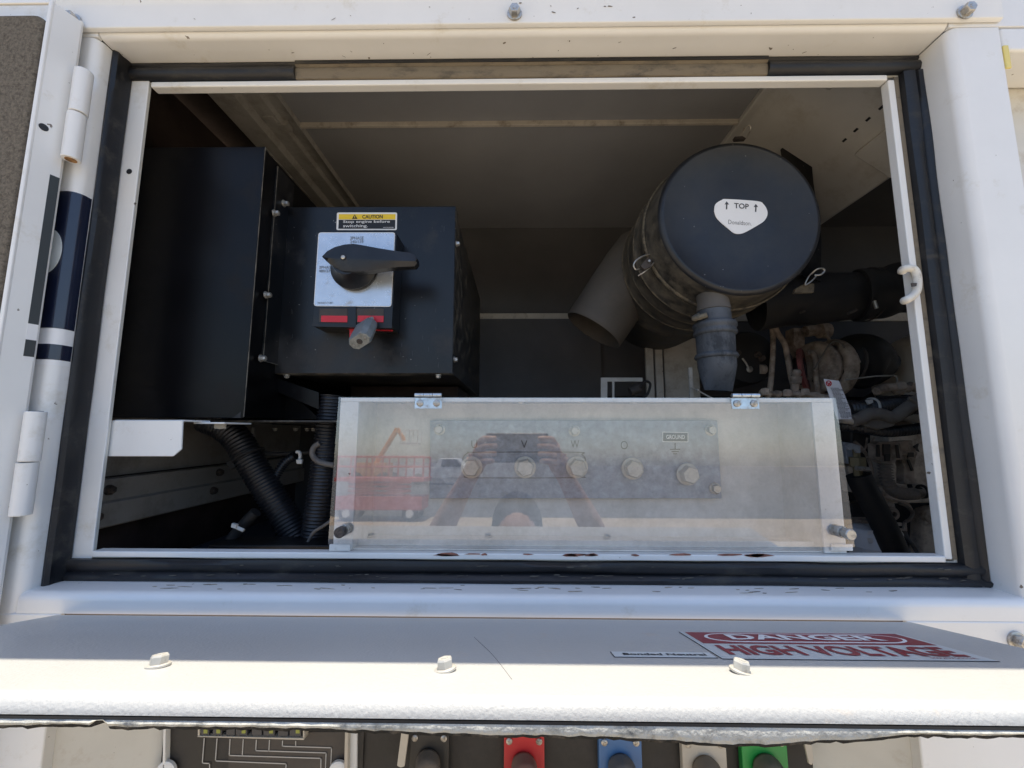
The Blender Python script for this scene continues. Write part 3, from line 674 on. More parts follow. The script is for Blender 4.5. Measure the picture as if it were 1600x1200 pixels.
top = [W(a, b_, DH+.0035) for a, b_ in hp]; n_ = len(top)
b = MB(); base = [p+Vector((0, .012, 0)) for p in top]
mid = []
for a, b_ in hp:
    yy = 402+(a-503)*.035; mid.append(W(a*.97+574*.03, yy+(b_-yy)*.12, DH))
bi = len(b.v); b.v += base+top+mid
for i in range(n_):
    j = (i+1) % n_
    b.f.append([bi+i, bi+j, bi+n_+j, bi+n_+i]); b.f.append([bi+n_+i, bi+n_+j, bi+2*n_+j, bi+2*n_+i]); b.m += [0, 0]
b.f.append([bi+i for i in range(n_)][::-1]); b.f.append([bi+2*n_+i for i in range(n_)]); b.m += [0, 0]
b.build('handle', M_knob, rsb, ang=20)
b = MB(); b.slab([(560, 402), (648, 402), (648, 413), (596, 415), (578, 422), (560, 422)], DH+.0156, .010); b.build('handle_rib', mat('handle_rib_beige', (.16, .13, .105), .7), rsb)  # beige strip along the underside of the handle
b = MB(); c = W(536, 401.5, DH-.0008); b.lathe(c, (0, -1, 0), [(-.003, .0042), (0, .0042), (.0006, .0036)], 16); b.build('screw_recess', M_prblack, rsb)
o = put('screw', ME_screw, rsb, W(536, 402, DH-.0016), TOCAM); o.scale = (.6, .6, .6)
# lock-out windows and red slider
for k, (xa, xb) in enumerate(((499.5, 543), (556.5, 599.5))):
    plate('window_recess', [(xa, 482), (xb, 482.5), (xb, 504), (xa-1, 503.5)], .5893, .0006, M_iron, rsb, .0004)
    plate('red_slider', [(xa+2.5, 493), (xb, 493.5), (xb-.5, 503.5), (xa+2, 503)], .5886, .0006, M_red, rsb, .0003)
plate('red_tab', [(503, 509), (614, 513), (612, 517), (575, 516), (558, 515), (556, 530), (546, 528), (546, 514), (504, 512)], .600, .004, M_red, rsb, .0004)
plate('window_rail', [(487, 506), (613, 509.5), (612.5, 512.8), (487.5, 510)], .5876, .002, M_black, rsb, .0004)
plate('window_rail', [(543.5, 479), (556, 479), (556, 508), (543, 507.5)], .5876, .002, M_black, rsb, .0004)

# padlock
pk = thing('padlock', 'small grey padlock hanging from the red slider below the silver switch plate', 'padlock', W(565, 520, .56))
b = MB(); p1 = W(574, 508, .583); p2 = W(562, 533, .550); axv = (p2-p1).normalized(); L_ = (p2-p1).length
def rsec(h, w, c):
    return [(w/2-c, h/2), (w/2, h/2-c), (w/2, -h/2+c), (w/2-c, -h/2), (-w/2+c, -h/2), (-w/2, -h/2+c), (-w/2, h/2-c), (-w/2+c, h/2)]
ex = (Vector((.80, -.1, .60))-axv*Vector((.80, -.1, .60)).dot(axv)).normalized(); ez = axv.cross(ex).normalized()
rows = [[p1+axv*(L_*t)+ex*x*s_+ez*y*s_ for x, y in rsec(.021, .035, .006)] for t, s_ in ((0, .86), (.08, .97), (.5, 1.0), (.93, 1.0), (1, .94))]
b.grid(rows, True, True); b.build('lock_body', mat('padlock_grey', (.15, .17, .18), .5, dirt=(.21, .225, .23), amt=.35, scale=60), pk, bevel=.0008)
b = MB(); rows = [[p1+axv*(L_+.0003+t)+ex*x*s_+ez*y*s_ for x, y in rsec(.0185, .032, .006)] for t, s_ in ((0, 1), (.0006, .97))]; b.grid(rows, True, True); b.build('keyway_plate', mat('padlock_base', (.27, .27, .25), .6, dirt=(.15, .15, .14), amt=.4, scale=120), pk)
for kx, r_ in ((0, .0042), (.011, .0016), (-.011, .0016)):
    b = MB(); b.lathe(p1+axv*(L_+.0009)+ex*kx, axv, [(0, r_), (.0012, r_*.9)], 16); b.build('rivet', M_zinc if kx else M_iron, pk)
b = MB(); b.tube([p1+ex*.006, p1+ex*.007+Vector((.001, .002, .007)), p1+Vector((.003, .004, .011)), p1-ex*.006+Vector((.004, .004, .008)), p1-ex*.006], .0028, 10); b.build('shackle', M_zinc, pk)
ps = p1+ez*.0
for sg in (1, -1):
    c0 = p1+axv*(L_*.86)+ez*(.0086*sg)-ex*.010
    if (c0-Vector((0, -.455, ZC))).length < (p1+axv*(L_*.86)-ez*(.0086*sg)-Vector((0, -.455, ZC))).length: text('lettering', 'Master', c0, ex*.018*1, -axv*.0045 if ex.cross(-axv).dot(ez*sg) > 0 else -axv*.0045, M_prwhite, pk, .02, ext=.0002)

# ============================================================ AIR CLEANER
AC = Vector((.356, 0, .340)); AX = Vector((0, 1, 0))
ac = thing('air_cleaner', 'large round black air cleaner canister with a blank lid and white arrow sticker', 'air cleaner', V(AC.x, .8, AC.z-.14))
c0 = V(AC.x, .600, AC.z)
b = MB()
b.lathe(c0, AX, [(.0010, .0006), (.0008, .060), (.0006, .1195), (-.0003, .1205), (-.0006, .1225), (.0004, .1255), (.0022, .1280), (.0060, .1296)], 96, cap=False)
b.build('lid', M_lidpl, ac, ang=60)
b = MB(); b.lathe(c0, AX, [(.0060, .1296), (.012, .1304), (.030, .1318), (.0515, .1345), (.054, .1362), (.062, .1352), (.066, .1350)], 96, cap=False); b.build('lid_skirt', M_plast, ac, ang=60)
b = MB(); b.lathe(c0, AX, [(.0515, .1362), (.0535, .1388), (.0575, .1392), (.0595, .137)], 96, cap=False); b.build('lid_bead', M_bead, ac, ang=60)
b = MB()
b.lathe(c0, AX, [(.0675, .1353), (.071, .1360), (.099, .1372), (.101, .1405), (.106, .1415), (.110, .140), (.113, .1390), (.135, .1390), (.139, .1402), (.143, .1392), (.175, .1390), (.179, .1405), (.183, .1405), (.187, .1390), (.25, .1375), (.253, .1390), (.257, .1375), (.40, .1345), (.404, .128), (.406, .06)], 96, cap=True)
b.build('body', M_plast, ac, ang=60)
b = MB(); b.lathe(c0, AX, [(.1002, .1400), (.1010, .1412), (.1025, .1412), (.1035, .1405)], 96, cap=False); b.build('body_seam', M_bead, ac, ang=60)
b = MB(); b.lathe(c0, AX, [(.1775, .1400), (.1790, .1412), (.1810, .1412), (.1825, .1400)], 96, cap=False); b.build('body_seam', M_bead, ac, ang=60)
b = MB(); b.lathe(c0, AX, [(.1380, .1396), (.1390, .1406), (.1400, .1406), (.1408, .1398)], 96, cap=False); b.build('body_seam', M_bead, ac, ang=60)
# tangential inlet spout
mc = V(.168, .86, .220); dv = Vector((.56, -.05, .82)).normalized()
b = MB()
nrm = dv; a_ = Vector((0, 1, 0)); a_ = (a_-dv*a_.dot(dv)).normalized(); c_ = dv.cross(a_)
rows = []
for t, r_, sh in ((.001, .0640, 0), (0, .0665, 0), (.002, .0680, 0), (.010, .0685, 0), (.05, .069, 0), (.10, .070, 0), (.16, .071, .0), (.21, .070, .002), (.235, .060, .012), (.25, .04, .03)):
    rows.append([mc+dv*t+Vector((sh, 0, 0))+(a_*math.cos(2*math.pi*k/48)+c_*math.sin(2*math.pi*k/48))*r_ for k in range(48)])
b.grid(rows, True, False)
inner = [[mc+dv*t+(a_*math.cos(2*math.pi*k/48)+c_*math.sin(2*math.pi*k/48))*r_ for k in range(48)] for t, r_ in ((.001, .0640), (.03, .063), (.10, .060), (.105, .002))]
b.grid(inner, True, False)
b.build('inlet_spout', M_plgrey, ac, ang=60)
# evacuator valve
vc = V(W(1123, 478, .615).x, .632, W(1123, 478, .615).z-ZC)
zv = vc.z-ZC
b = MB()
prof = [(-.012, .024), (0, .0245), (.016, .0255), (.022, .0262), (.0235, .031), (.026, .0328), (.031, .0330), (.033, .0312), (.037, .0312), (.039, .0326), (.043, .0320), (.0445, .0290), (.074, .0284), (.075, .0308), (.079, .0325), (.082, .0312), (.083, .0286), (.095, .0286), (.110, .0262), (.128, .0218), (.134, .0205)]
rows = []
for t, r_ in prof:
    sq = 1-.75*max(0, (t-.095)/.04); tilt = .05*max(0, t-.09)
    rows.append([vc+Vector((r_*math.cos(2*math.pi*k/40)*(1+.10*max(0, (t-.095)/.04)), r_*sq*math.sin(2*math.pi*k/40), -t-.06*r_*math.cos(2*math.pi*k/40)*max(0, (t-.1)/.034))) for k in range(40)])
b.grid(rows, True, True); b.build('evacuator_valve', M_valve, ac, ang=60)
b = MB(); rows = [[vc+Vector((r_*math.cos(2*math.pi*k/40), r_*math.sin(2*math.pi*k/40), -t)) for k in range(40)] for t, r_ in ((-.024, .0245), (-.012, .0240), (-.001, .0250), (.003, .0262), (.0032, .024))]
b.grid(rows, True, True); b.build('outlet_socket', M_plgrey, ac, ang=60)
b = MB(); b.tube([V(AC.x-.012, .655, AC.z-.128), W(1085, 497, .625), W(1105, 492, .612)], .0045, 8); b.build('moulded_rib', M_bead, ac)
# arrow sticker
DT = .600
stk = [(1116, 330), (1118, 319), (1128, 312.3), (1136, 311), (1183, 314.2), (1193, 319), (1198.5, 328), (1199, 336), (1195, 344), (1188, 349.5), (1166, 362), (1156, 365.2), (1147, 364), (1139, 358), (1121, 342)]
stp = [W(a, b_, DT-.0001) for a, b_ in stk]
pts2 = smooth(stp+[stp[0]], 4)[:-1]
so_ = MB().prism(pts2, (0, .0012, 0)).build('arrow_sticker', mat('white_sticker', (.82, .82, .82), .5, var=.01), ac)
text('lettering', 'TOP', W(1147, 325.3, DT-.0002), W(1170, 327, DT)-W(1147, 325.3, DT), W(1147, 317, DT)-W(1147, 325.3, DT), M_prgrey, so_, .02)
cu_r = W(1174, 352.6, DT)-W(1138, 350, DT)
text('lettering', 'Donaldson.', W(1138, 350, DT-.0002), cu_r, W(1138, 343.5, DT)-W(1138, 350, DT), M_prgrey, so_, -.012)
for ax_, ay_ in ((1135.5, 321), (1181, 325)):
    p = [(0, -6.5), (3.6, 0-1.5), (1.2, -1.7), (.8, 6), (-1.3, 6), (-1, -1.7), (-3.4, -1.6)]
    MB().prism([W(ax_+u_, ay_+v_, DT-.0003) for u_, v_ in p], (0, .0002, 0)).build('arrow', M_prgrey, so_)
# mounting bracket behind the lid
b = MB(); b.slab([(1221, 232), (1232, 222), (1266, 222), (1271, 283), (1284, 372), (1283, 440), (1255, 430)], .735, .004); b.build('mounting_bracket', M_black, ac, bevel=.0006)
b = MB(); b.box(W(1268, 250, .735).x, W(1268, 250, .735).x+.003, .739, .80, W(1268, 400, .735).z-ZC, W(1268, 223, .735).z-ZC); b.build('bracket_return', M_beam, ac)
# wire clips
def clip(name, pts, D, r=.0014):
    ps = [W(a, b_, D+dd) for a, b_, dd in pts]
    MB().tube(ps, r, 8).build(name, M_zinc, ac)
clip('clip_loop', [(1158, 214, .0), (1163, 201, -.004), (1168, 196.5, -.006), (1172.5, 198, -.006), (1172, 205, -.003), (1167, 215, 0)], .655)
b = MB(); b.slab([(1148, 213.5), (1160, 212.5), (1166, 216), (1150, 217)], .652, .008); b.build('clip_plate', M_iron, ac)
clip('clip_loop', [(1020, 397, 0), (1008, 399, -.006), (995, 406, -.01), (990, 414, -.01), (993, 421, -.008), (999, 420, -.004)], .655)
clip('clip_loop', [(997, 431, -.006), (1008, 424, -.008), (1018, 415, -.006), (1024, 405, -.002), (1019, 399, 0)], .655, .0012)
b = MB(); b.slab([(1001, 415), (1012, 402), (1019, 405), (1017, 417), (1007, 421)], .642, .010); b.build('clip_plate', M_iron, ac, bevel=.001)
b = MB(); c = W(1014, 408, .640); b.lathe(c, (0, -1, 0), [(0, .0022), (.002, .002)], 10); b.build('clip_rivet', M_zinc, ac)
clip('clip_loop', [(1268, 428, 0), (1276, 421, -.006), (1285, 419.5, -.008), (1288.5, 423, -.008), (1283, 429, -.006), (1273, 430, -.002)], .655, .0015)
clip('clip_loop', [(1272, 423, 0), (1263, 433, -.002), (1258, 445, 0), (1267, 440, -.002), (1275, 432, -.003)], .655, .0012)
b = MB(); b.slab([(1244, 450), (1260, 442), (1273, 443), (1272, 457), (1240, 458)], .660, .006); b.build('clip_plate', M_bead, ac, bevel=.001)

# ============================================================ INTAKE HOSE
ih = MB(); ih.tube([W(1180, 480, .80), W(1230, 472, .79), W(1290, 466, .78), W(1345, 462, .78)], .0495, 32, 8, taper=lambda t: 1-.06*math.sin(t*9)*t)
o = ih.build('intake_hose', M_hose, None); tag(o, 'wide black rubber intake hose running right from the air cleaner', 'hose', kind='thing')
b = MB(); b.tube([W(1338, 462, .775), W(1375, 458, .765), W(1410, 448, .755), W(1460, 436, .75)], .0505, 32, 8, taper=lambda t: 1.02-.12*t+.025*math.sin(t*23)); b.build('elbow', M_hose, o)
for (px, py, D, r_) in ((1354, 461, .775, .0525),):
    b = MB(); c = W(px, py, D); b.tube([c+Vector((0, -r_*math.cos(a), r_*math.sin(a))) for a in [k*2*math.pi/24 for k in range(25)]], .0016, 6, 1); b.build('clamp_band', M_iron, o)
    b = MB(); b.cyl(W(1366, 470, .71), W(1370, 482, .71), .003, n=10); b.build('clamp_screw', M_zinc, o)
b = MB(); b.cyl(W(1325, 490, .73), W(1338, 484, .73), .0028, n=10).cyl(W(1250, 489, .74), W(1258, 486, .74), .002, n=8); b.build('clamp_screw', M_iron, o)

# white hook over the right flange
hk = MB(); hk.tube([W(1410, 425, .497), W(1411, 421, .494), W(1418, 419.5, .492), W(1427, 421, .491), W(1432, 430, .491), W(1433, 445, .491), W(1431, 456, .491), W(1424, 464, .491), W(1416, 469, .492), W(1413, 470, .495)], .0048, 14, 6)
o = hk.build('hose_hook', M_hook, None); tag(o, 'white C-shaped hook clipped over the right inner flange', 'hook', kind='thing')
b = MB(); b.prism([W(1424, 442, .4855), W(1433, 442, .4855), W(1432, 447, .4855), W(1425, 448, .4855)], (0, .001, 0)); b.build('dirt_band', M_iron, o)

# ============================================================ TERMINAL BOX
TX0, TX1, TZ0, TZ1 = -.2265, .3985, -.147, .0405
tb = thing('terminal_box', 'white terminal box with a hinged clear acrylic lid over five output bolts', 'terminal box', V(.086, .53, TZ0))
DBK = .572
b = MB(); b.box(TX0+.0235, TX1-.0265, DBK, DBK+.002, TZ0, TZ1-.002); b.build('back_panel', M_boxw, tb)
b = MB(); b.box(TX0, TX1, .5065, DBK+.002, TZ1-.0018, TZ1+.0002); b.build('top_panel', M_boxw, tb, bevel=.0005)
b = MB(); b.box(TX0, TX1, .5035, .5062, TZ1-.0045, TZ1+.0004); b.build('top_flange', M_boxf, tb, bevel=.0006)
b = MB(); b.box(TX0, TX0+.0015, .505, DBK, TZ0, TZ1-.002); b.build('side_panel', M_boxw, tb)
b = MB(); b.box(TX1-.0015, TX1, .505, DBK, TZ0, TZ1-.002); b.build('side_panel', M_boxw, tb)
b = MB(); b.box(TX0+.022, TX0+.0235, .507, DBK, TZ0, TZ1-.002); b.build('inner_side_panel', M_boxw, tb)
b = MB(); b.box(TX1-.0265, TX1-.025, .507, DBK, TZ0, TZ1-.002); b.build('inner_side_panel', M_boxw, tb)
b = MB(); b.box(TX0, TX0+.0235, .5035, .5065, TZ0, TZ1-.0048); b.build('front_flange', M_boxf, tb, bevel=.0004)
b = MB(); b.box(TX1-.0265, TX1, .5035, .5065, TZ0, TZ1-.0048); b.build('front_flange', M_boxf, tb, bevel=.0004)
b = MB(); b.box(TX0+.0235, TX1-.0265, .5068, DBK, TZ0, TZ0+.0015); b.build('bottom_panel', M_boxw, tb)
b = MB(); b.box(TX0+.0235, TX1-.0265, .520, .5225, TZ0+.0015, TZ0+.009); b.build('bottom_flange', M_boxw, tb, bevel=.0005)
for k in range(4):
    x = -.15+k*.155; b = MB(); b.lathe(V(x, .545, TZ1-.002), (0, 0, -1), [(0, .0045), (.002, .0045), (.003, .003)], 10); b.build('rivet', M_boxw, tb)
# lid
LT, LB = .4995, .4920
b = MB(); b.prism([V(TX0-.001, LT, TZ1+.0008), V(TX1+.001, LT, TZ1+.0008), V(TX1+.001, LB, -.1365), V(TX0-.001, LB, -.1365)], (0, .0022, 0)); lid = b.build('clear_lid', M_acr, tb)
for (px, py) in ((536, 829), (1318, 832)):
    c = W(px, py, .489)
    b = MB(); b.cyl(c+Vector((0, .014, 0)), c+Vector((0, .0, 0)), .0068, n=20); b.build('washer_stack', M_zinc, lid, bevel=.0008)
    b = MB(); b.lathe(c+Vector((0, .000, -.0)), (0, -1, 0), [(0, .0045), (.003, .0045), (.0035, .0062), (.0105, .0064), (.0115, .0055)], 18); b.build('stud', M_dbolt if px < 600 else M_zinc, lid)
def lidy(z): return LT+(LB-LT)*(TZ1-z)/(TZ1+.1365)
for px in (669.5, 1164):
    c = W(px, 622, .4985)
    hw = .0172
    b = MB(); zt_ = TZ1+.0008
    b.prism([V(c.x-hw, LT-.0008, zt_-.0005), V(c.x+hw, LT-.0008, zt_-.0005), V(c.x+hw, lidy(zt_-.014)-.0008, zt_-.0145), V(c.x-hw, lidy(zt_-.014)-.0008, zt_-.0145)], (0, .0007, 0)); hg = b.build('hinge', M_hinge, tb, bevel=.0003)
    for k in range(3):
        xa = c.x-hw+k*hw*2/3; b = MB(); b.cyl(V(xa+.0003, LT-.0025, zt_+.0026), V(xa+hw*2/3-.0003, LT-.0025, zt_+.0026), .0026, n=14); b.build('hinge_knuckle', M_hinge, hg)
    for sx in (-.0105, .0105):
        o = put('screw', ME_screw, hg, V(c.x+sx, LT-.0014, zt_-.0075), TOCAM); o.scale = (.85, .85, .85)
# terminal plate
tp = MB(); tp.slab([(672, 657), (1121, 657), (1128, 779), (671, 779)], .563, .003); tpo = tp.build('terminal_plate', M_galv, tb, bevel=.0008)
DP = .5628
for (px, py) in ((737, 730), (820.5, 730), (901.5, 730), (988, 732), (1074, 741)):
    o = put('terminal_bolt', ME_term, tpo, W(px, py, DP-.003), (R(90), R(px*7 % 60), 0))
for (px, py) in ((687, 671), (897.5, 673), (1110, 672), (1117, 763)):
    o = put('bolt', ME_hexz, tpo, W(px, py, DP-.0002), (R(90), R(px % 60), 0)); o.scale = (.85,)*3
ptext('lettering', 'U', 736.5, 745.5, 688, 700, DP-.0004, M_prblack, tpo, -.01)
ptext('lettering', 'V', 814, 824, 688, 700, DP-.0004, M_prblack, tpo, -.01)
ptext('lettering', 'W', 892, 905, 688, 700, DP-.0004, M_prblack, tpo, -.01)
ptext('lettering', 'O', 970, 981, 689, 702, DP-.0004, M_prblack, tpo, -.01)
g1 = plate('ground_label', [(1035, 674.5), (1075.5, 675.5), (1075.5, 691), (1035, 690.5)], DP-.0004, .0003, M_prwhite, tpo, .0004)
plate('label_field', [(1036.2, 675.8), (1074.4, 676.6), (1074.4, 689.8), (1036.2, 689.4)], DP-.0006, .0003, M_prgrey, g1, .0003)
ptext('lettering', 'GROUND', 1041, 1070, 679.5, 686, DP-.0008, M_prwhite, g1, .01)
b = MB()
for p in ([(1054.3, 692), (1055.7, 692), (1055.7, 701.5), (1054.3, 701.5)],): b.slab(p, DP-.0004, .0003)
b.build('earth_symbol', M_prgrey, tpo)
for (hw, y) in ((8, 701.5), (5.5, 705), (3, 708.5)): MB().slab([(1055-hw, y), (1055+hw, y), (1055+hw, y+1.3), (1055-hw, y+1.3)], DP-.0004, .0003).build('earth_symbol', M_prgrey, tpo)
# engraved outline round the U V W bolts
ol = [W(a, c_, DP-.0003) for a, c_ in [(722, 724), (724, 714), (732, 707), (745, 706.5), (900, 706.5), (909, 710), (915, 718), (916, 735), (912, 744), (900, 746.5), (740, 746.5), (728, 743), (722, 735), (722, 724)]]
MB().tube(ol, .0004, 6, 4).build('engraved_outline', M_prgrey, tpo)
b = MB(); b.slab([(1233, 702), (1258, 702), (1259, 722), (1233, 721)], DBK-.0006, .0005); b.build('old_label', mat('tan_label', (.42, .39, .30), .6), tb)
b = MB(); b.slab([(1215, 626), (1221, 626), (1234, 800), (1228, 800)], DBK-.0006, .0005); b.build('brown_line', mat('line_brown', (.36, .30, .24), .7, var=.2), tb)  # thin brown line down the right of the back panel
for xa, xb in ((514, 547), (1299, 1333)):
    MB().slab([(xa+.5, 850.5), (xb, 850.5), (xb, 861), (xa, 861)], .5005, .002).build('foot_tab', M_boxf, tb, bevel=.0004)

# ============================================================ ENGINE BAY (right, low)
def T(b, pts, D, r, n=10, sub=6, **k):     # tube through picture points at given distances
    return b.tube([W(p[0], p[1], D+(p[2] if len(p) > 2 else 0)) for p in pts], r, n, sub, **k)
eg = thing('engine', 'dusty beige diesel engine block and fittings behind the right of the terminal box', 'engine', V(.75, .95, -.34))
b = MB(); b.slab([(1388, 672), (1482, 668), (1500, 775), (1388, 768)], .93, .05); b.build('block_casting', M_eng, eg, bevel=.004)
b = MB(); b.slab([(1452, 672), (1456, 705), (1466, 745), (1470, 745), (1472, 672)], .925, .004); b.build('casting_rib', M_engd, eg, bevel=.001)
b = MB(); b.slab([(1380, 783), (1378, 772), (1388, 762), (1480, 761), (1488, 775), (1476, 786), (1400, 787)], .885, .035); b.build('valve_cover_rail', M_eng, eg, bevel=.005)
b = MB(); b.slab([(1430, 766), (1482, 765), (1484, 771), (1430, 772)], .880, .006); b.build('valve_cover_rail', M_eng, eg, bevel=.002)
b = MB(); b.slab([(1440, 870), (1442, 808), (1449, 797), (1462, 793), (1500, 792), (1510, 900), (1440, 900)], .88, .03); b.build('cover_plate', M_eng, eg, bevel=.006)
b = MB(); c = W(1453, 808, .879); b.lathe(c, (0, -1, 0), [(-.004, .013), (.001, .011), (.003, .006)], 20); b.build('cover_boss', M_eng, eg)
b = MB(); b.slab([(1330, 640), (1400, 600), (1460, 600), (1500, 690), (1330, 700)], 1.02, .04); b.build('rear_casting', M_iron, eg, bevel=.006)
b = MB(); b.slab([(1378, 786), (1398, 786), (1402, 800), (1380, 812)], .87, .02); b.build('lug', M_eng, eg, bevel=.002)
b = MB(); c = W(1395.5, 803, .86); b.lathe(c, (0, -1, 0), [(-.02, .0135), (0, .0135), (.002, .012), (.002, .0085), (.004, .0085), (.004, .0048), (-.006, .0045)], 28); b.build('banjo_ring', M_engd, eg, bevel=.0005)
b = MB(); b.slab([(1392, 816), (1410, 817), (1410, 822), (1400, 822), (1400, 826), (1412, 826), (1413, 817), (1417, 817), (1418, 830), (1392, 829)], .85, .004); b.build('wire_clip', M_eng, eg, bevel=.0008)
b = MB(); T(b, [(1405, 786), (1418, 792), (1426, 802), (1421, 812), (1413, 818), (1416, 836), (1426, 852), (1436, 868)], .855, .0032); b.build('wire', M_tape, eg)
b = MB(); T(b, [(1378, 776), (1400, 783), (1416, 786), (1424, 796)], .87, .0028); b.build('wire', M_engd, eg)
b = MB(); T(b, [(1335, 690), (1346, 700), (1356, 715), (1362, 735), (1362, 760)], .84, .0032); b.build('wire', M_engd, eg)
b = MB(); T(b, [(1355, 684), (1352, 700), (1346, 706)], .83, .0018); b.build('wire', M_engd, eg)
b = MB(); T(b, [(1366, 684), (1360, 694), (1358, 710)], .83, .0018); b.build('wire', M_engd, eg)
b = MB(); T(b, [(1378, 860), (1384, 848), (1384, 842), (1378, 848), (1376, 858), (1386, 866)], .83, .0018); b.build('wire', M_engd, eg)
b = MB(); b.slab([(1318, 690), (1345, 695), (1345, 725), (1325, 725)], .86, .03); b.build('housing_lug', M_galv, eg, bevel=.003)
b = MB(); b.slab([(1325, 728), (1345, 728), (1350, 770), (1333, 770)], .89, .03); b.build('housing_lug', M_eng, eg, bevel=.003)
b = MB(); b.slab([(1330, 785), (1385, 785), (1400, 830), (1335, 830)], .95, .03); b.build('lower_casting', M_iron, eg, bevel=.004)
b = MB(); b.slab([(1335, 812), (1372, 812), (1372, 826), (1336, 826)], .90, .03); b.build('filter_head', M_engd, eg, bevel=.003)
# upper fittings: valve block, pipes
b = MB(); b.slab([(1240, 512), (1258, 512), (1258, 546), (1253, 556), (1240, 538)], .92, .03); b.build('valve_block', M_engd, eg, bevel=.002)
b = MB()
c = W(1258, 518, .92); e2 = W(1292, 514, .92); b.cyl(c, e2, .013, n=18); b.build('valve_barrel', M_engd, eg)
b = MB()
for k in range(7):
    p = W(1280+k*2, 517, .915); b.cyl(p, p+Vector((.0022, 0, .0)), .018, n=18)
o = b.build('cooling_fins', M_engd, eg); o['kind'] = 'stuff'
b = MB(); T(b, [(1206, 505), (1208, 540), (1206, 580), (1202, 618)], .88, .0055); b.build('steel_pipe', M_engd, eg)
b = MB(); T(b, [(1210, 508), (1216, 522), (1226, 538), (1231, 562), (1236, 588), (1240, 605)], .87, .0055); b.build('steel_pipe', M_engd, eg)
b = MB(); T(b, [(1260, 552), (1270, 552), (1274, 566), (1275, 590), (1278, 620)], .88, .0055); b.build('steel_pipe', M_engd, eg)
b = MB(); T(b, [(1290, 520), (1296, 535), (1290, 560)], .90, .0035); b.build('steel_pipe', M_engd, eg)
b = MB(); T(b, [(1272, 577), (1285, 556), (1296, 538), (1306, 533), (1315, 537), (1320, 545)], .85, .0016); b.build('thin_line', M_tape, eg)
b = MB(); T(b, [(1320, 594), (1350, 590), (1368, 588), (1390, 587), (1400, 588), (1402, 598)], .84, .0016); b.build('thin_line', M_beam, eg)
b = MB(); c = W(1245, 592, .84); b.lathe(c+Vector((0, 0, .01)), (0, -.3, 1), [(-.045, .008), (-.02, .008), (-.018, .011), (-.004, .011), (-.004, .007), (.004, .009), (.010, .006)], 14); b.build('clamp_bolt', M_engd, eg)
b = MB(); T(b, [(1188, 614), (1205, 616), (1230, 615), (1262, 617), (1300, 622)], .80, .0065, taper=lambda t: 1+.25*math.sin(t*40)); b.build('fuel_rail', M_engd, eg)
for px, py in ((1195, 611), (1230, 613), (1258, 612)):
    b = MB(); c = W(px, py, .79); b.lathe(c, (0, 0, 1), [(-.008, .008), (.004, .008), (.006, .005)], 6); b.build('union_nut', M_engd, eg, bevel=.0006)
b = MB(); T(b, [(1296, 622), (1280, 640), (1292, 628)], .84, .004); b.build('steel_pipe', M_engd, eg)
rndc = random.Random(5)
for i in range(16):                                   # small bolts and bosses dotted over the castings
    px, py = rndc.uniform(1248, 1300), rndc.uniform(556, 612)
    put('bolt', ME_dark, eg, W(px, py, .90+rndc.uniform(0, .05)), (R(90), R(rndc.uniform(0, 60)), R(rndc.uniform(-30, 30))))
# turbocharger
tc = thing('turbocharger', 'round brown turbocharger housing beside a faded red flange deep in the engine bay', 'turbocharger', W(1280, 600, .9))
c = W(1286, 575, .91); axx = Vector((1, .25, 0)).normalized()
b = MB(); b.lathe(c-axx*.035, axx, [(0, .030), (.004, .056), (.010, .060), (.018, .058), (.020, .050), (.030, .052), (.034, .060), (.050, .060), (.056, .050), (.062, .046), (.075, .040)], 40); b.build('housing', M_engd, tc, ang=40)
b = MB(); rows = []
for i in range(25):
    a = i/24*5.2; cc = c+Vector((0, 0, 0))+Vector((.012, -.012, 0)); p = cc+Vector((0, .052*math.cos(a), .052*math.sin(a)))
    rows.append(p)
b.tube(rows, .015, 12, 2, taper=lambda t: .6+.5*t); b.build('volute', M_engd, tc)
b = MB(); c2 = W(1252, 578, .90); b.lathe(c2, Vector((1, -.9, .1)), [(0, .048), (.007, .050), (.009, .046), (.009, .030), (.0, .028)], 40, sq=1.15); b.build('flange', M_redp, tc)
b = MB(); b.lathe(W(1240, 580, .93), Vector((1, -.6, 0)), [(0, .030), (.02, .036), (.024, .020)], 24); b.build('compressor_nose', mat('purple_black_cast', (.03, .018, .025), .5), tc)
for k in range(6):
    a = k*math.pi/3+.3; p = c-axx*.002+Vector((0, math.cos(a)*.054, math.sin(a)*.054)); put('bolt', ME_dark, tc, p, (0, R(-90), 0))
# black elbow between turbo and tank
o = MB(); T(o, [(1314, 575), (1335, 566), (1355, 566), (1378, 578)], .90, .053, 28, 8, taper=lambda t: .78+.42*math.sin(math.pi*min(1, t*1.1))); o = o.build('turbo_elbow', M_hose, None)
tag(o, 'short bulging black rubber elbow between the turbocharger and the beige tank', 'hose', kind='thing')
b = MB(); b.tube([W(1325, 570, .89)+Vector((.006*math.sin(a), -.050*math.cos(a), .048*math.sin(a))) for a in [k*2*math.pi/20 for k in range(21)]], .003, 6, 1); b.build('clamp_band', M_iron, o)
b = MB(); b.slab([(1332, 545), (1340, 552), (1346, 566), (1339, 568), (1330, 556)], .84, .006); b.build('clamp_screw', M_engd, o, bevel=.001)
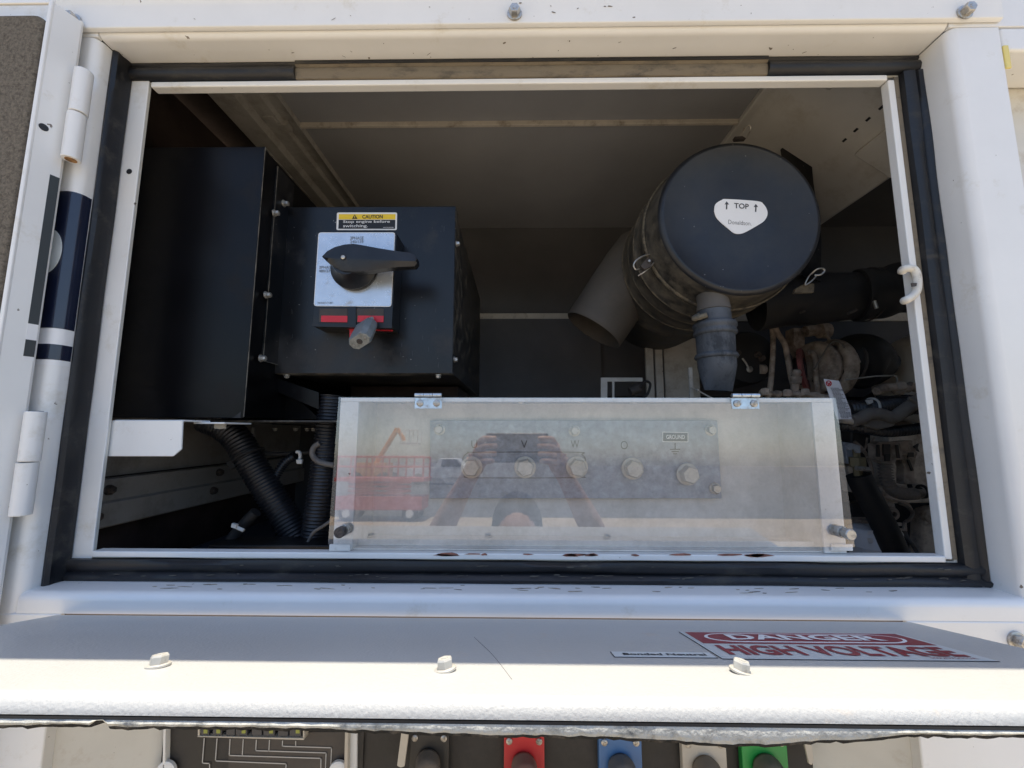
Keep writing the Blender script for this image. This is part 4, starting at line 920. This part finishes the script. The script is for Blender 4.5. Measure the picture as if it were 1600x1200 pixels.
# beige tank
tk = thing('coolant_tank', 'smooth beige domed tank half hidden behind the right inner flange', 'tank', W(1430, 640, .92))
b = MB(); c = W(1452, 592, .93); b.lathe(c-Vector((.085, 0, 0)), (1, 0, 0), [(0, .018), (.004, .045), (.014, .072), (.03, .092), (.05, .104), (.075, .110), (.16, .112), (.25, .112)], 48); b.build('tank_shell', mat('tank_beige', (.66, .60, .52), .30, dirt=(.45, .38, .3), amt=.2, scale=12), tk, ang=60)
b = MB(); c = W(1403, 610, .83); b.lathe(c, Vector((-.3, -.6, .3)), [(0, .012), (.012, .012), (.013, .009), (.022, .009), (.024, .006)], 18); b.build('filler_neck', M_engd, tk)
b = MB(); T(b, [(1368, 612), (1382, 606), (1400, 605), (1420, 608)], .82, .008); b.build('outlet_pipe', M_engd, tk)
b = MB(); T(b, [(1420, 602), (1440, 612), (1452, 630), (1470, 640)], .82, .0085); b.build('outlet_pipe', M_engd, tk)
# hoses
def hose(label, pts, D, r, m=M_corr, corr=.0012, pitch=.0052, cat='hose', name='corrugated_hose', n=16):
    b = MB(); T(b, pts, D, r, n, 8, corr=corr, pitch=pitch); o = b.build(name, m, None, ang=70); return tag(o, label, cat, kind='thing')
def hose0(label, pts, D, r, m=M_hose, name='rubber_hose', cat='hose', n=16):
    b = MB(); T(b, pts, D, r, n, 8); o = b.build(name, m, None, ang=70); return tag(o, label, cat, kind='thing')
h1 = hose('thick blue-black corrugated hose crossing behind the sheet label, held by a white tie', [(1320, 640), (1350, 640), (1380, 636), (1410, 632), (1470, 634)], .74, .0165, pitch=.006, corr=.0018)
b = MB(); c = W(1361, 638, .74); b.tube([c+Vector((.002*math.sin(a), -.0185*math.cos(a), .0185*math.sin(a))) for a in [k*2*math.pi/20 for k in range(21)]], .0022, 6, 1); b.build('zip_tie', M_tie, h1)
b = MB(); b.slab([(1354, 625), (1364, 624), (1365, 629), (1358, 632)], .715, .004); b.build('zip_tie_head', M_tie, h1, bevel=.0006)
hose('black corrugated conduit sagging below the taped cable bundle', [(1308, 664), (1340, 668), (1380, 674), (1410, 673), (1440, 669), (1475, 665)], .72, .0085, pitch=.0054, corr=.0016)
hose('black corrugated hose rising to the right behind the inner flange', [(1395, 646), (1420, 640), (1445, 628), (1475, 615)], .73, .0095, pitch=.0046)
o = hose0('dark taped cable bundle above the sagging conduit', [(1330, 658), (1345, 654), (1355, 648), (1375, 647), (1395, 652), (1415, 640), (1440, 622), (1465, 612)], .70, .0105, M_tape, 'cable_bundle', 'cable')
b = MB(); b.slab([(1352, 646), (1375, 645), (1402, 650), (1400, 666), (1375, 672), (1352, 667)], .700, .012); b.build('tape_wrap', M_tape, o, bevel=.004)
o = hose0('thin black cable sloping steeply down beside the right flange', [(1420, 622), (1435, 632), (1448, 650), (1462, 672)], .69, .003, M_tape, 'thin_cable', 'cable')
o = hose0('straight thin black cable running level above the corrugated hose', [(1370, 620), (1400, 620), (1440, 622), (1475, 622)], .71, .0018, M_prblack, 'thin_cable', 'cable')
o = hose0('short pale sleeve below the sheet label', [(1312, 656), (1330, 658), (1345, 659)], .70, .0055, M_strip, 'cable_sleeve', 'cable')
dh = hose0('thick black drain hose slanting down from the brass fitting to the sill', [(1341, 742), (1350, 762), (1365, 790), (1385, 830), (1405, 880)], .76, .0200, M_hose, 'drain_hose')
b = MB(); T(b, [(1352, 738), (1362, 765), (1377, 790), (1395, 825), (1420, 878)], .755, .0085, 12, 8, corr=.0009, pitch=.0044); b.build('corrugated_sleeve', M_corr, dh, ang=70)
b = MB(); c = W(1340, 728, .76); b.lathe(c, (0, 0, -1), [(-.030, .006), (-.016, .006), (-.016, .0135), (.002, .0135), (.002, .008), (.02, .008)], 6); b.build('brass_fitting', M_brass, dh, bevel=.0008)
b = MB(); c = W(1347, 732, .745); b.cyl(W(1338, 731.5, .74), W(1357, 733.5, .74), .0042, n=14); b.build('hose_clamp', M_zinc, dh)
b = MB(); b.slab([(1324, 696), (1331, 692), (1345, 697), (1345, 708), (1340, 708), (1336, 702), (1328, 703)], .75, .006); b.build('bent_tab', M_galv, dh, bevel=.001)
ph = hose('brown corrugated conduit curving from the left wiring plug', [(1383, 724), (1384, 742), (1390, 760), (1402, 770), (1418, 772), (1432, 771)], .80, .0100, M_corrg, .0017, .0056)
b = MB(); b.slab([(1367, 694), (1374, 690), (1404, 690), (1408, 694), (1411, 718), (1401, 719), (1399, 724), (1379, 724), (1369, 717)], .79, .018); b.build('wiring_plug', M_engd, ph, bevel=.002)
for p in ([(1381, 694), (1392, 694), (1392, 712), (1381, 712)], [(1371, 695), (1375, 695), (1376, 714), (1371, 714)], [(1401, 695), (1404, 695), (1407, 716), (1403, 716)]):
    b = MB(); b.slab(p, .786, .0045); b.build('plug_rib', M_iron, ph, bevel=.0008)
b = MB(); b.slab([(1383, 709), (1392, 709), (1391, 721), (1384, 721)], .785, .004); b.build('plug_latch', M_prblack, ph, bevel=.0005)
b = MB(); b.cyl(W(1432, 771, .80), W(1446, 771, .80), .0085, n=16); b.build('conduit_cuff', M_engd, ph)
b = MB(); c = W(1440, 768, .80); b.tube([c+Vector((.001, -.0115*math.cos(a), .0115*math.sin(a))) for a in [k*2*math.pi/16 for k in range(17)]], .0026, 6, 1); b.build('clip_ring', M_hose, ph)
sp2 = thing('sensor_plug', 'upright brown sensor connector right of the curved brown conduit', 'connector', W(1424, 760, .82))
for nm, p, t in (('plug_top', [(1404, 690), (1426, 688), (1428, 700), (1406, 702)], .02), ('plug_body', [(1408, 700), (1432, 700), (1432, 716), (1429, 730), (1430, 757), (1413, 757), (1413, 730), (1408, 716)], .018), ('plug_collar', [(1406, 706), (1434, 706), (1434, 712), (1406, 712)], .024)):
    b = MB(); b.slab(p, .815-.002*(nm == 'plug_collar'), t); b.build(nm, M_engd, sp2, bevel=.0018)
b = MB(); b.slab([(1419, 707), (1428, 707), (1428, 714), (1419, 714)], .812, .003).slab([(1418, 718), (1421, 718), (1428, 735), (1425, 736)], .812, .003); o = b.build('plug_detail', M_prblack, sp2); o['kind'] = 'stuff'
b = MB(); b.slab([(1429, 697), (1436, 693), (1434, 700), (1437, 706), (1430, 702)], .815, .003); b.build('plug_clip', M_prblack, sp2)
b = MB(); T(b, [(1421, 757), (1424, 764), (1432, 768), (1440, 764)], .82, .004); b.build('plug_wire', M_hose, sp2)
# oil filter
of = thing('oil_filter', 'bluish white oil filter canister standing right of the terminal box', 'oil filter', W(1366, 880, .80))
c = W(1366, 826, .80)
b = MB(); b.lathe(c, (0, 0, -1), [(-.003, .032), (-.001, .0385), (.003, .0405), (.030, .0405), (.032, .0415), (.034, .0405), (.11, .0405)], 40); b.build('canister', M_filter, of, ang=40)
b = MB()
for p in ([(1356, 829), (1364, 829), (1364, 835), (1356, 835)], [(1355, 841), (1364, 841), (1364, 849), (1357, 848)]): b.slab(p, .7585, .0004)
o = b.build('printed_mark', M_prwhite, of); o['kind'] = 'stuff'
# sheet label with red circle
lb = MB().prism([W(1287, 592, .66), W(1311, 595, .66), W(1329, 640, .66), W(1331, 655, .66), W(1308, 655, .66)], (0, .0006, 0))
lbo = lb.build('sheet_label', M_lab, None); tag(lbo, 'upright printed paper label with a red circle beside the terminal box corner', 'label', kind='thing')
b = MB(); c = W(1295, 599, .659); b.tube([c+Vector((.0042*math.cos(a), 0, .0042*math.sin(a))) for a in [k*2*math.pi/20 for k in range(21)]], .0007, 5, 1); b.build('red_circle', mat('red_mark', (.45, .02, .04), .5), lbo)
b = MB(); b.slab([(1292, 597), (1299, 601), (1298, 602), (1291, 598)], .659, .0003).slab([(1293, 602), (1298, 596), (1299, 597), (1294, 603)], .6589, .0003); o = b.build('red_cross', mat('red_mark', (.45, .02, .04), .5), lbo); o['kind'] = 'stuff'
rl = random.Random(4); b = MB()
for k in range(24):
    y = 606+k*2.0; x0 = 1293+(y-592)*.35+rl.uniform(0, 1); x1 = x0+rl.uniform(10, 17)
    q = x0
    while q < x1:
        w = rl.uniform(1, 3.2); b.slab([(q, y), (q+w, y+.2), (q+w, y+1.1), (q, y+.9)], .6592, .0003); q += w+.8
o = b.build('printed_lines', mat('print_grey', (.16, .17, .2), .6), lbo); o['kind'] = 'stuff'

# left of the spout: dark canister, dipstick, small bracket behind the terminal box
dc = MB(); c = W(1165, 560, .93); dc.lathe(c, (0, 1, 0), [(-.02, .035), (-.016, .06), (0, .064), (.12, .064)], 36)
dco = dc.build('alternator', M_hose, None, ang=40); tag(dco, 'round black alternator partly hidden behind the grey rubber valve', 'alternator', kind='thing')
b = MB(); c = W(1171, 577, .905); b.lathe(c, (0, -1, 0), [(0, .0075), (.002, .0072), (.003, .004)], 16); b.build('terminal_nut', M_zinc, dco)
b = MB(); T(b, [(1160, 560), (1166, 568), (1170, 576)], .90, .002); b.build('terminal_lead', M_beam, dco)
b = MB(); c = W(1187, 577, .91); b.cyl(c, c+Vector((.012, 0, 0)), .011, n=16); b.build('pulley_hub', M_engd, dco)
for (px, py) in ((1152, 552), (1183, 554), (1190, 560)):
    put('bolt', ME_dark, dco, W(px, py, .90), TOCAM)
o = MB().slab([(1076, 574), (1082, 574), (1085, 640), (1079, 640)], .80, .004).build('support_strut', M_beam, None, bevel=.0008)
tag(o, 'thin upright steel strut just left of the grey rubber valve', 'strut', kind='thing')
b = MB(); T(b, [(1079, 605), (1090, 610), (1110, 621), (1125, 628)], .79, .0016); b.build('tie_rod', M_beam, o)
b = MB(); b.ball(W(1090, 610, .785), .003, 10); b.build('tie_knot', M_beam, o)
o = MB(); c = W(992, 606, .90); o.cyl(W(984, 612, .90), W(1000, 606, .90), .011, n=18); o = o.build('fuel_sensor', M_iron, None, bevel=.001); tag(o, 'small dark cylindrical fitting peeking over the terminal box near the inner frame', 'fitting', kind='thing')
b = MB(); T(b, [(1000, 606), (1008, 596), (1016, 600), (1012, 615), (1004, 622)], .89, .003); b.build('fitting_wire', M_hose, o)

# ============================================================ LEFT LOWER HOSES
h = hose('thick black corrugated hose curving from under the black box down to the right', [(322, 655), (350, 668), (372, 688), (392, 722), (418, 765), (445, 808), (468, 850)], .68, .0215, pitch=.0060, corr=.0014, n=24)
b = MB(); c = W(388, 712, .68); d_ = (W(405, 745, .68)-W(372, 685, .68)).normalized(); u_ = Vector((0, 1, 0)); v_ = d_.cross(u_)
b.tube([c+(u_*math.cos(a)+v_*math.sin(a))*.0238 for a in [k*2*math.pi/20 for k in range(21)]], .003, 6, 1); b.build('hose_band', M_hose, h)
b = MB(); b.slab([(352, 722), (362, 720), (368, 730), (360, 734)], .66, .006); b.build('band_latch', M_hose, h, bevel=.001)
hose('straight black corrugated hose hanging beside the terminal box left wall', [(520, 618), (515, 660), (508, 720), (500, 780), (490, 850)], .66, .0200, pitch=.0055, corr=.0013, n=24)
hose0('slim dark hose bulging left behind the hanging corrugated hose', [(500, 692), (490, 700), (489, 712), (500, 722), (522, 727)], .64, .0045, M_tape)
hose0('horizontal black cable below the large black box', [(395, 704), (420, 709), (450, 709), (485, 706), (510, 700)], .70, .004, M_hose, 'cable', 'cable')
o = hose('short black conduit hanging from the horizontal cable by a white tie', [(462, 712), (448, 720), (438, 732), (430, 746)], .69, .0068, pitch=.0044)
b = MB(); T(b, [(463, 706), (468, 707), (469, 714), (467, 720)], .665, .0026); b.build('white_tie', M_tie, o)
b = MB(); b.slab([(462, 718), (472, 718), (471, 725), (463, 725)], .66, .005); b.build('tie_head', M_tie, o, bevel=.001)
o = hose0('black cable running down left with a white tie near the sill', [(400, 800), (385, 815), (365, 838), (345, 862)], .64, .0085, M_hose, 'cable', 'cable')
b = MB(); b.cyl(W(363, 821, .62), W(381, 829, .62), .0026, n=8).slab([(362, 818), (369, 820), (368, 826), (361, 824)], .615, .005); b.build('white_tie', M_tie, o)
hose0('thin black cable curling up beside the corrugated hose bottoms', [(480, 850), (490, 832), (505, 822), (520, 812)], .62, .0025, M_tape, 'cable', 'cable')
o = MB().slab([(325, 852), (520, 852), (520, 866), (322, 866)], .60, .05).build('battery_cover', M_black, None, bevel=.002); tag(o, 'low flat black cover just above the sill at lower left', 'cover', kind='thing')
o = MB().slab([(425, 660), (427, 660), (510, 664), (510, 667), (425, 663)], .80, .20).build('shelf_plate', M_blackdusty, None); tag(o, 'thin black shelf plate with small bolts under the switch box', 'shelf', kind='thing')
for px in (430, 462, 480, 489):
    put('bolt', ME_small, o, W(px, 669, .80), DOWN)
rl = MB(); rl.slab([(393, 668), (397, 668), (397, 700), (393, 700)], .75, .004)
o = rl.build('hanger_strip', M_beam, None); tag(o, 'narrow beige hanger strip under the right edge of the large black box', 'hanger', kind='thing')

# ============================================================ LOWER CONTROL PANEL
lw = thing('lower_panel', 'dark lower control panel under the flap, framed by dusty white side walls', 'control panel', V(-.04, .52, -.95))
DL = .520
MB().box(-.1832, .349, DL, DL+.004, -.95, -.25).build('socket_panel', M_lowpan, lw)
MB().prism([V(-.5035, .4650, -.95), V(-.426, DL, -.95), V(-.426, DL+.003, -.95), V(-.5035, .4680, -.95)], (0, 0, .74)).build('left_side_wall', M_cream, lw)
MB().prism([V(.4180, .4650, -.95), V(.349, DL, -.95), V(.349, DL+.003, -.95), V(.4180, .4680, -.95)], (0, 0, .74)).build('right_side_wall', M_cream, lw)
MB().box(-.426, -.1835, DL-.003, DL+.002, -.95, -.25).build('breaker_panel', M_lowpan, lw)
plate('brown_field', [(357, 1144), (541, 1144), (541, 1260), (357, 1260)], DL-.0035, .0004, M_lowbr, lw, .001)
b = MB(); b.slab([(539, 1120), (545, 1120), (542, 1260), (536, 1260)], DL-.012, .010); b.build('panel_frame', M_fwhite, lw, bevel=.001)
b = MB(); b.slab([(545.5, 1120), (558, 1120), (557, 1260), (543, 1260)], DL-.006, .004); b.build('panel_frame', M_boxf, lw, bevel=.001)
b = MB(); b.slab([(255, 1120), (259, 1120), (256, 1260), (252, 1260)], DL-.010, .008); b.build('panel_frame', M_white, lw, bevel=.001)
for px in (262, 530):
    b = MB(); c = W(px, 1203, DL-.006); b.lathe(c, (0, -1, 0), [(0, .0115), (.003, .0112), (.004, .009)], 24); fc = b.build('fixing_boss', M_white, lw)
# breaker row
bf = thing('breaker_row', 'row of small black breakers in a white frame at the lower left panel', 'breakers', W(390, 1150, DL-.008))
b = MB(); b.slab([(309, 1150), (475, 1153.5), (475, 1156.5), (307.5, 1151.8)], DL-.014, .010); b.build('frame', M_fwhite, bf, bevel=.0005)
b = MB(); b.slab([(473, 1120), (475.5, 1120), (475.5, 1153), (473, 1153)], DL-.014, .010); b.build('frame', M_fwhite, bf, bevel=.0005)
b = MB(); b.slab([(309.5, 1120), (312, 1120), (311.5, 1150), (308.5, 1150)], DL-.014, .010); b.build('frame', M_fwhite, bf, bevel=.0005)
for k, (xa, xb, lab_) in enumerate(((313, 326.5, 1), (332, 346.5, 1), (353, 367, 0), (368, 386, 1), (393, 409, 0), (411, 429, 1), (434, 450, 0), (452, 470.5, 1))):
    b = MB(); b.slab([(xa, 1122), (xb, 1122), (xb, 1149+k*.3), (xa, 1149+k*.3)], DL-.013, .009); bb = b.build('breaker', M_prgrey, bf, bevel=.0008)
    if lab_:
        xm = xb-8.5
        MB().slab([(xm, 1140), (xm+6, 1140), (xm+6, 1146), (xm, 1146)], DL-.0134, .0003).build('green_label', M_label_green, bb)
        ptext('lettering', 'TRIP', xm-.5, xm+6.5, 1133.2, 1135.2, DL-.0134, M_prwhite, bb)
        ptext('lettering', '15A', xm-.5, xm+6.5, 1136.3, 1138.5, DL-.0134, M_prwhite, bb)
# wiring diagram lines
def pline(pts, w=.00055):
    b = MB()
    for (x0, y0), (x1, y1) in zip(pts, pts[1:]):
        p, q = W(x0, y0, DL-.0042), W(x1, y1, DL-.0042); d = (q-p).normalized(); s_ = Vector((d.z, 0, -d.x))*w
        b.prism([p-d*w-s_, q+d*w-s_, q+d*w+s_, p-d*w+s_], (0, .0002, 0))
    o = b.build('diagram_line', M_line, lw); return o
for L_ in ([(319, 1154), (316, 1192.5), (327.5, 1193), (327, 1210)], [(339, 1154.5), (336.5, 1189), (447, 1193.5), (446, 1215)], [(359.5, 1155.5), (358, 1180.5), (501.5, 1185), (501, 1215)], [(380, 1156), (378.5, 1180.5)], [(400.5, 1156.5), (399.5, 1173), (509.5, 1176.5), (508, 1215)], [(421, 1157), (420, 1173.5)], [(441.5, 1158), (441, 1166), (518, 1168.5), (516, 1215)], [(462, 1158.5), (462, 1166)]):
    pline(L_)
# cable connectors with coloured plates
def connector(cx, hw, y0, mplate, mcap, label, idx):
    z = W(cx, y0, DL-.0095).z-ZC+.0055; xw = W(cx, y0, DL-.0095).x; w = (W(cx+hw, y0, DL).x-W(cx-hw, y0, DL).x)/2
    t = thing('cable_connector', label, 'cable connector', V(xw, DL-.002, z-.07), 'capped cable connectors along the lower panel')
    MB().box(xw-w, xw+w, DL-.0095, DL-.0002, z-.075, z+.006).build('mounting_plate', mplate, t, bevel=.0012)
    for sx in (-1, 1):
        o = put('screw', ME_screw, t, V(xw+sx*w*.74, DL-.0096, z-.0055), (R(90), R(20+idx*17), 0)); o.scale = (.72, .72, .72)
    r_ = w*.62
    pts = [(r_*math.cos(R(a)), -.014-r_*.9+r_*.9*math.sin(R(a))) for a in range(0, 181, 12)]
    pts = [V(xw-.001+x, DL-.0097, z+zz_) for x, zz_ in pts]+[V(xw-.001-r_, DL-.0097, z-.085), V(xw-.001+r_, DL-.0097, z-.085)]
    MB().prism(pts, (.003, -.016, -.006)).build('dust_cap', mcap, t, bevel=.0045, ang=70)
for i, (cx, hw, y0, mp_, mc_, lab_) in enumerate(((671, 30, 1153, M_fblack, capmat('cap_brown', (.05, .042, .035)), 'cable connector on a black plate beside the white slanted lever'),
    (819, 31, 1158, M_fred, capmat('cap_red', (.18, .05, .04)), 'cable connector on a bright red plate'),
    (969, 33, 1160, M_fblue, capmat('cap_blue', (.06, .085, .12)), 'cable connector on a blue plate'),
    (1100, 34, 1163, M_fwhite, capmat('cap_white', (.18, .15, .11)), 'cable connector on an off-white plate'),
    (1194, 35, 1160, M_fgreen, capmat('cap_green', (.05, .07, .035)), 'cable connector on a bright green plate'))):
    connector(cx, hw, y0, mp_, mc_, lab_, i)
o = MB().slab([(630, 1120), (642, 1120), (632, 1198), (626, 1200), (620, 1197)], DL-.018, .003).build('lever', M_fwhite, None, bevel=.0008)
tag(o, 'slanted off-white flat lever left of the black connector plate', 'lever', kind='thing')
o = MB().slab([(1248, 1120), (1262, 1120), (1272, 1188), (1269, 1196), (1264, 1194)], DL-.018, .003).build('lever', M_fwhite, None, bevel=.0008)
tag(o, 'slanted cream flat lever right of the green connector plate', 'lever', kind='thing')

# ============================================================ THE YARD BEHIND THE VIEWER (seen mirrored in the lid)
o = MB().prism([(-400, -14.5, .004), (400, -14.0, .004), (400, -850, .004), (-400, -850, .004)], (0, 0, .004)).build('far_ground', mat('far_ground_grey', (.10, .10, .095), .9, dirt=(.15, .145, .135), amt=.4, scale=.7), None)  # darker grey sheet laid over the far ground
tag(o, kind='structure')
M_lred = mat('lift_red', (.48, .05, .035), .5); M_tyre = mat('tyre_black', (.02, .02, .02), .8); M_orange = mat('boom_orange', (.75, .28, .05), .5); M_truckw = mat('truck_white', (.75, .75, .74), .3); M_glass = mat('dark_glass', (.02, .025, .03), .1)
def Y(x0, x1, y0, y1, z0, z1):           # plain box in world metres
    b = MB(); b.prism([(x0, y0, z0), (x1, y0, z0), (x1, y0, z1), (x0, y0, z1)], (0, y1-y0, 0)); return b
def bar(b, p, q, r=.025): b.cyl(p, q, r, n=8); return b
sx = thing('scissor_lift', 'red scissor lift parked behind the viewer, seen mirrored in the clear lid', 'scissor lift', (-3.4, -10.2, 0))
Y(-4.6, -2.4, -10.7, -9.9, .28, .62).build('chassis', M_lred, sx, bevel=.02)
Y(-4.65, -2.35, -10.75, -9.85, .98, 1.08).build('platform', M_lred, sx, bevel=.01)
for x in (-4.3, -2.7):
    for y in (-10.62, -9.98):
        b = MB(); b.cyl((x, y-.07, .2), (x, y+.07, .2), .2, n=24); w = b.build('wheel', M_tyre, sx, bevel=.02)
        b = MB(); b.cyl((x, y-.08, .2), (x, y+.08, .2), .1, n=20); b.build('rim', M_truckw, w)
for k in range(3):
    for sg in (1, -1):
        b = MB(); bar(b, (-4.3 if sg > 0 else -2.7, -9.95, .64+k*.11), (-2.7 if sg > 0 else -4.3, -9.95, .75+k*.11), .035); b.build('scissor_arm', M_lred, sx)
for k in range(6):
    x = -4.6+k*.44; b = MB(); bar(b, (x, -9.9, 1.08), (x, -9.9, 1.62)); b.build('rail_post', M_lred, sx)
    b = MB(); bar(b, (x, -10.7, 1.08), (x, -10.7, 1.62)); b.build('rail_post', M_lred, sx)
for z in (1.35, 1.6):
    for y in (-9.9, -10.7):
        b = MB(); bar(b, (-4.62, y, z), (-2.38, y, z)); b.build('guard_rail', M_lred, sx)
bl = thing('boom_lift', 'orange boom lift with a raised folded arm, seen mirrored in the clear lid', 'boom lift', (-9.4, -26, 0))
Y(-10.4, -8.4, -26.9, -25.4, .5, 1.5).build('turntable', M_orange, bl, bevel=.05)
for x in (-10.3, -8.5):
    for y in (-27, -25.3):
        b = MB(); b.cyl((x, y-.15, .45), (x, y+.15, .45), .45, n=24); b.build('wheel', M_tyre, bl, bevel=.04)
b = MB(); b.cyl((-9.3, -26, 1.4), (-8.0, -26, 3.75), .17, n=8); b.build('lower_arm', M_orange, bl)
b = MB(); b.cyl((-8.0, -26, 3.75), (-7.5, -26, 2.95), .13, n=8); b.build('upper_arm', M_orange, bl)
b = Y(-7.6, -6.5, -26.5, -25.5, 2.7, 2.8); b.build('basket_floor', M_truckw, bl)
for x in (-7.6, -7.05, -6.5):
    for y in (-26.5, -25.5): b = MB(); bar(b, (x, y, 2.8), (x, y, 3.6), .03); b.build('basket_post', M_truckw, bl)
b = MB(); bar(b, (-7.6, -25.5, 3.6), (-6.5, -25.5, 3.6), .03); b.build('basket_rail', M_truckw, bl)
tr = thing('pickup_truck', 'white pickup truck parked across the yard, seen mirrored in the clear lid', 'truck', (-5.2, -29, 0))
b = MB(); pf = [(-8.0, .45), (-8.0, 1.15), (-5.9, 1.2), (-5.5, 1.85), (-4.2, 1.85), (-3.7, 1.22), (-2.6, 1.1), (-2.5, .45)]
b.prism([(x, -28.2, z) for x, z in pf], (0, -1.8, 0)); b.build('body', M_truckw, tr, bevel=.06)
b = MB(); b.prism([(-5.4, -28.18, 1.25), (-3.95, -28.18, 1.25), (-4.3, -28.18, 1.75), (-5.35, -28.18, 1.75)], (0, -.01, 0)); b.build('window', M_glass, tr)
for x in (-7.0, -3.5):
    for y in (-28.3, -29.9): b = MB(); b.cyl((x, y-.13, .38), (x, y+.13, .38), .38, n=24); w = b.build('wheel', M_tyre, tr, bevel=.03)
o = Y(-16, 2, -46.3, -46, 0, 1.6).build('boundary_wall', mat('boundary_wall_paint', (.6, .58, .54), .8), None); tag(o, 'long pale low wall at the far side of the yard, mirrored in the lid', 'wall', kind='thing')

for t_ in (sx, bl, tr, o):
    t_.scale = (1.31,)*3; t_.location = t_.location*1.31
# the person holding the phone, mirrored in the lid
pn = thing('person', 'person in a dark grey shirt standing behind the phone with both forearms raised', 'person', (0.0, -1.0, 0))
M_skin = mat('skin', (.50, .29, .20), .5, var=.05); M_shirt = mat('dark_grey_shirt', (.05, .05, .055), .9); M_jean = mat('dark_trousers', (.03, .035, .05), .9); M_hair = mat('dark_hair', (.02, .015, .01), .7); M_phone = mat('phone_black', (.01, .01, .012), .25); M_shoe = mat('work_boot', (.12, .07, .04), .7)
def skin(name, verts, edges, m, parent, root=0, sub=2):
    me = bpy.data.meshes.new(name); org = Vector(ORG[parent.name])
    me.from_pydata([Vector(v[:3])-org for v in verts], edges, []); o = bpy.data.objects.new(name, me); COL.objects.link(o); o.parent = parent; ORG[o.name] = org
    me.materials.append(m)
    md = o.modifiers.new('skin', 'SKIN'); 
    for i, v in enumerate(verts):
        sv = me.skin_vertices[0].data[i]; sv.radius = (v[3], v[4] if len(v) > 4 else v[3]); sv.use_root = (i == root)
    md.use_smooth_shade = True
    sd = o.modifiers.new('sub', 'SUBSURF'); sd.levels = sub; sd.render_levels = sub
    return o
py_ = -.84
bd = [(0, py_, .98, .15, .11), (0, py_, 1.12, .14, .10), (0, py_+.01, 1.30, .17, .11), (0, py_, 1.43, .15, .09), (0, py_, 1.50, .06), (0, py_+.02, 1.56, .055),
      (.17, py_, 1.42, .062), (.225, py_+.09, 1.54, .050), (.245, py_+.14, 1.60, .046),
      (-.17, py_, 1.42, .062), (-.225, py_+.09, 1.54, .050), (-.245, py_+.14, 1.60, .046),
      (.10, py_, .88, .095), (.11, py_+.02, .50, .065), (.11, py_, .10, .048), (-.10, py_, .88, .095), (-.11, py_+.02, .50, .065), (-.11, py_, .10, .048)]
ed = [(0, 1), (1, 2), (2, 3), (3, 4), (4, 5), (3, 6), (6, 7), (7, 8), (3, 9), (9, 10), (10, 11), (0, 12), (12, 13), (13, 14), (0, 15), (15, 16), (16, 17)]
skin('clothed_body', bd, ed, M_shirt, pn)
hd = MB(); c = Vector((0, py_+.04, 1.635)); hd.ball(c, .1, 24, sc3=(.76, .95, 1.18))
hd.ball(c+Vector((0, .088, -.075)), .035, 12, sc3=(1, .8, .8)); 
head = hd.build('head', M_skin, pn)
b = MB(); b.lathe(c+Vector((0, .086, -.030)), (0, 1, .15), [(0, .016), (.015, .013), (.024, .006)], 12); b.build('nose', M_skin, head)
for sg in (-1, 1):
    b = MB(); b.ball(c+Vector((.031*sg, .083, .008)), .012, 12); b.build('eye', M_prwhite, head)
    b = MB(); b.ball(c+Vector((.031*sg, .0935, .008)), .005, 8); b.build('iris', M_prblack, head)
    b = MB(); b.ball(c+Vector((.077*sg, 0, -.005)), .03, 12, sc3=(.3, .6, 1)); b.build('ear', M_skin, head)
b = MB(); b.ball(c+Vector((0, .090, -.062)), .022, 10, sc3=(1, .3, .25)); b.build('mouth', mat('lips', (.35, .12, .1), .5), head)
b = MB(); b.ball(c+Vector((0, -.015, .028)), .104, 24, sc3=(.80, .93, 1.05)); b.build('hair', M_hair, pn)
b = MB(); b.cyl((0, py_+.012, 1.47), (0, py_+.03, 1.58), .056, .052, 20); b.build('neck', M_skin, pn)
for sg in (-1, 1):
    b = MB(); b.tube([(.11*sg, py_-.07, .05), (.11*sg, py_+.02, .055), (.115*sg, py_+.17, .035)], .05, 14, 5, taper=lambda t: .85+.3*math.sin(t*3)); b.build('boot', M_shoe, pn)
    # forearm, palm, thumb and four fingers as one skinned surface
    hx = .088*sg; hy = -.475
    v = [(.247*sg, py_+.135, 1.60, .043), (.215*sg, py_+.19, 1.68, .040), (.135*sg, hy-.075, 1.815, .027, .023), (.108*sg, hy-.035, 1.855, .026, .018), (hx+.006*sg, hy-.012, 1.885, .027, .014)]
    e_ = [(0, 1), (1, 2), (2, 3), (3, 4)]
    for k, (L_, dz) in enumerate(((.052, .030), (.058, .012), (.054, -.007), (.042, -.024))):
        i0 = len(v); bz = 1.887+dz
        v += [(hx+.004*sg, hy, bz, .0095), (hx-.004*sg, hy+.020, bz+.003, .0088), (hx-.020*sg, hy+.026, bz+.004, .0082), (hx-.020*sg-L_*.35*sg, hy+.025, bz+.004, .0072)]
        e_ += [(4, i0), (i0, i0+1), (i0+1, i0+2), (i0+2, i0+3)]
    i0 = len(v); v += [(hx-.002*sg, hy-.026, 1.875, .0115), (hx-.022*sg, hy-.028, 1.886, .0105), (hx-.045*sg, hy-.020, 1.894, .0088)]; e_ += [(3, i0), (i0, i0+1), (i0+1, i0+2)]
    skin('forearm_and_hand', v, e_, M_skin, pn, 0, 2)
ph_ = Y(-.078, .078, -.4685, -.4600, 1.862, 1.936).build('phone', M_phone, None, bevel=.003); tag(ph_, 'black phone held level in both hands, seen mirrored in the clear lid', 'phone', kind='thing')
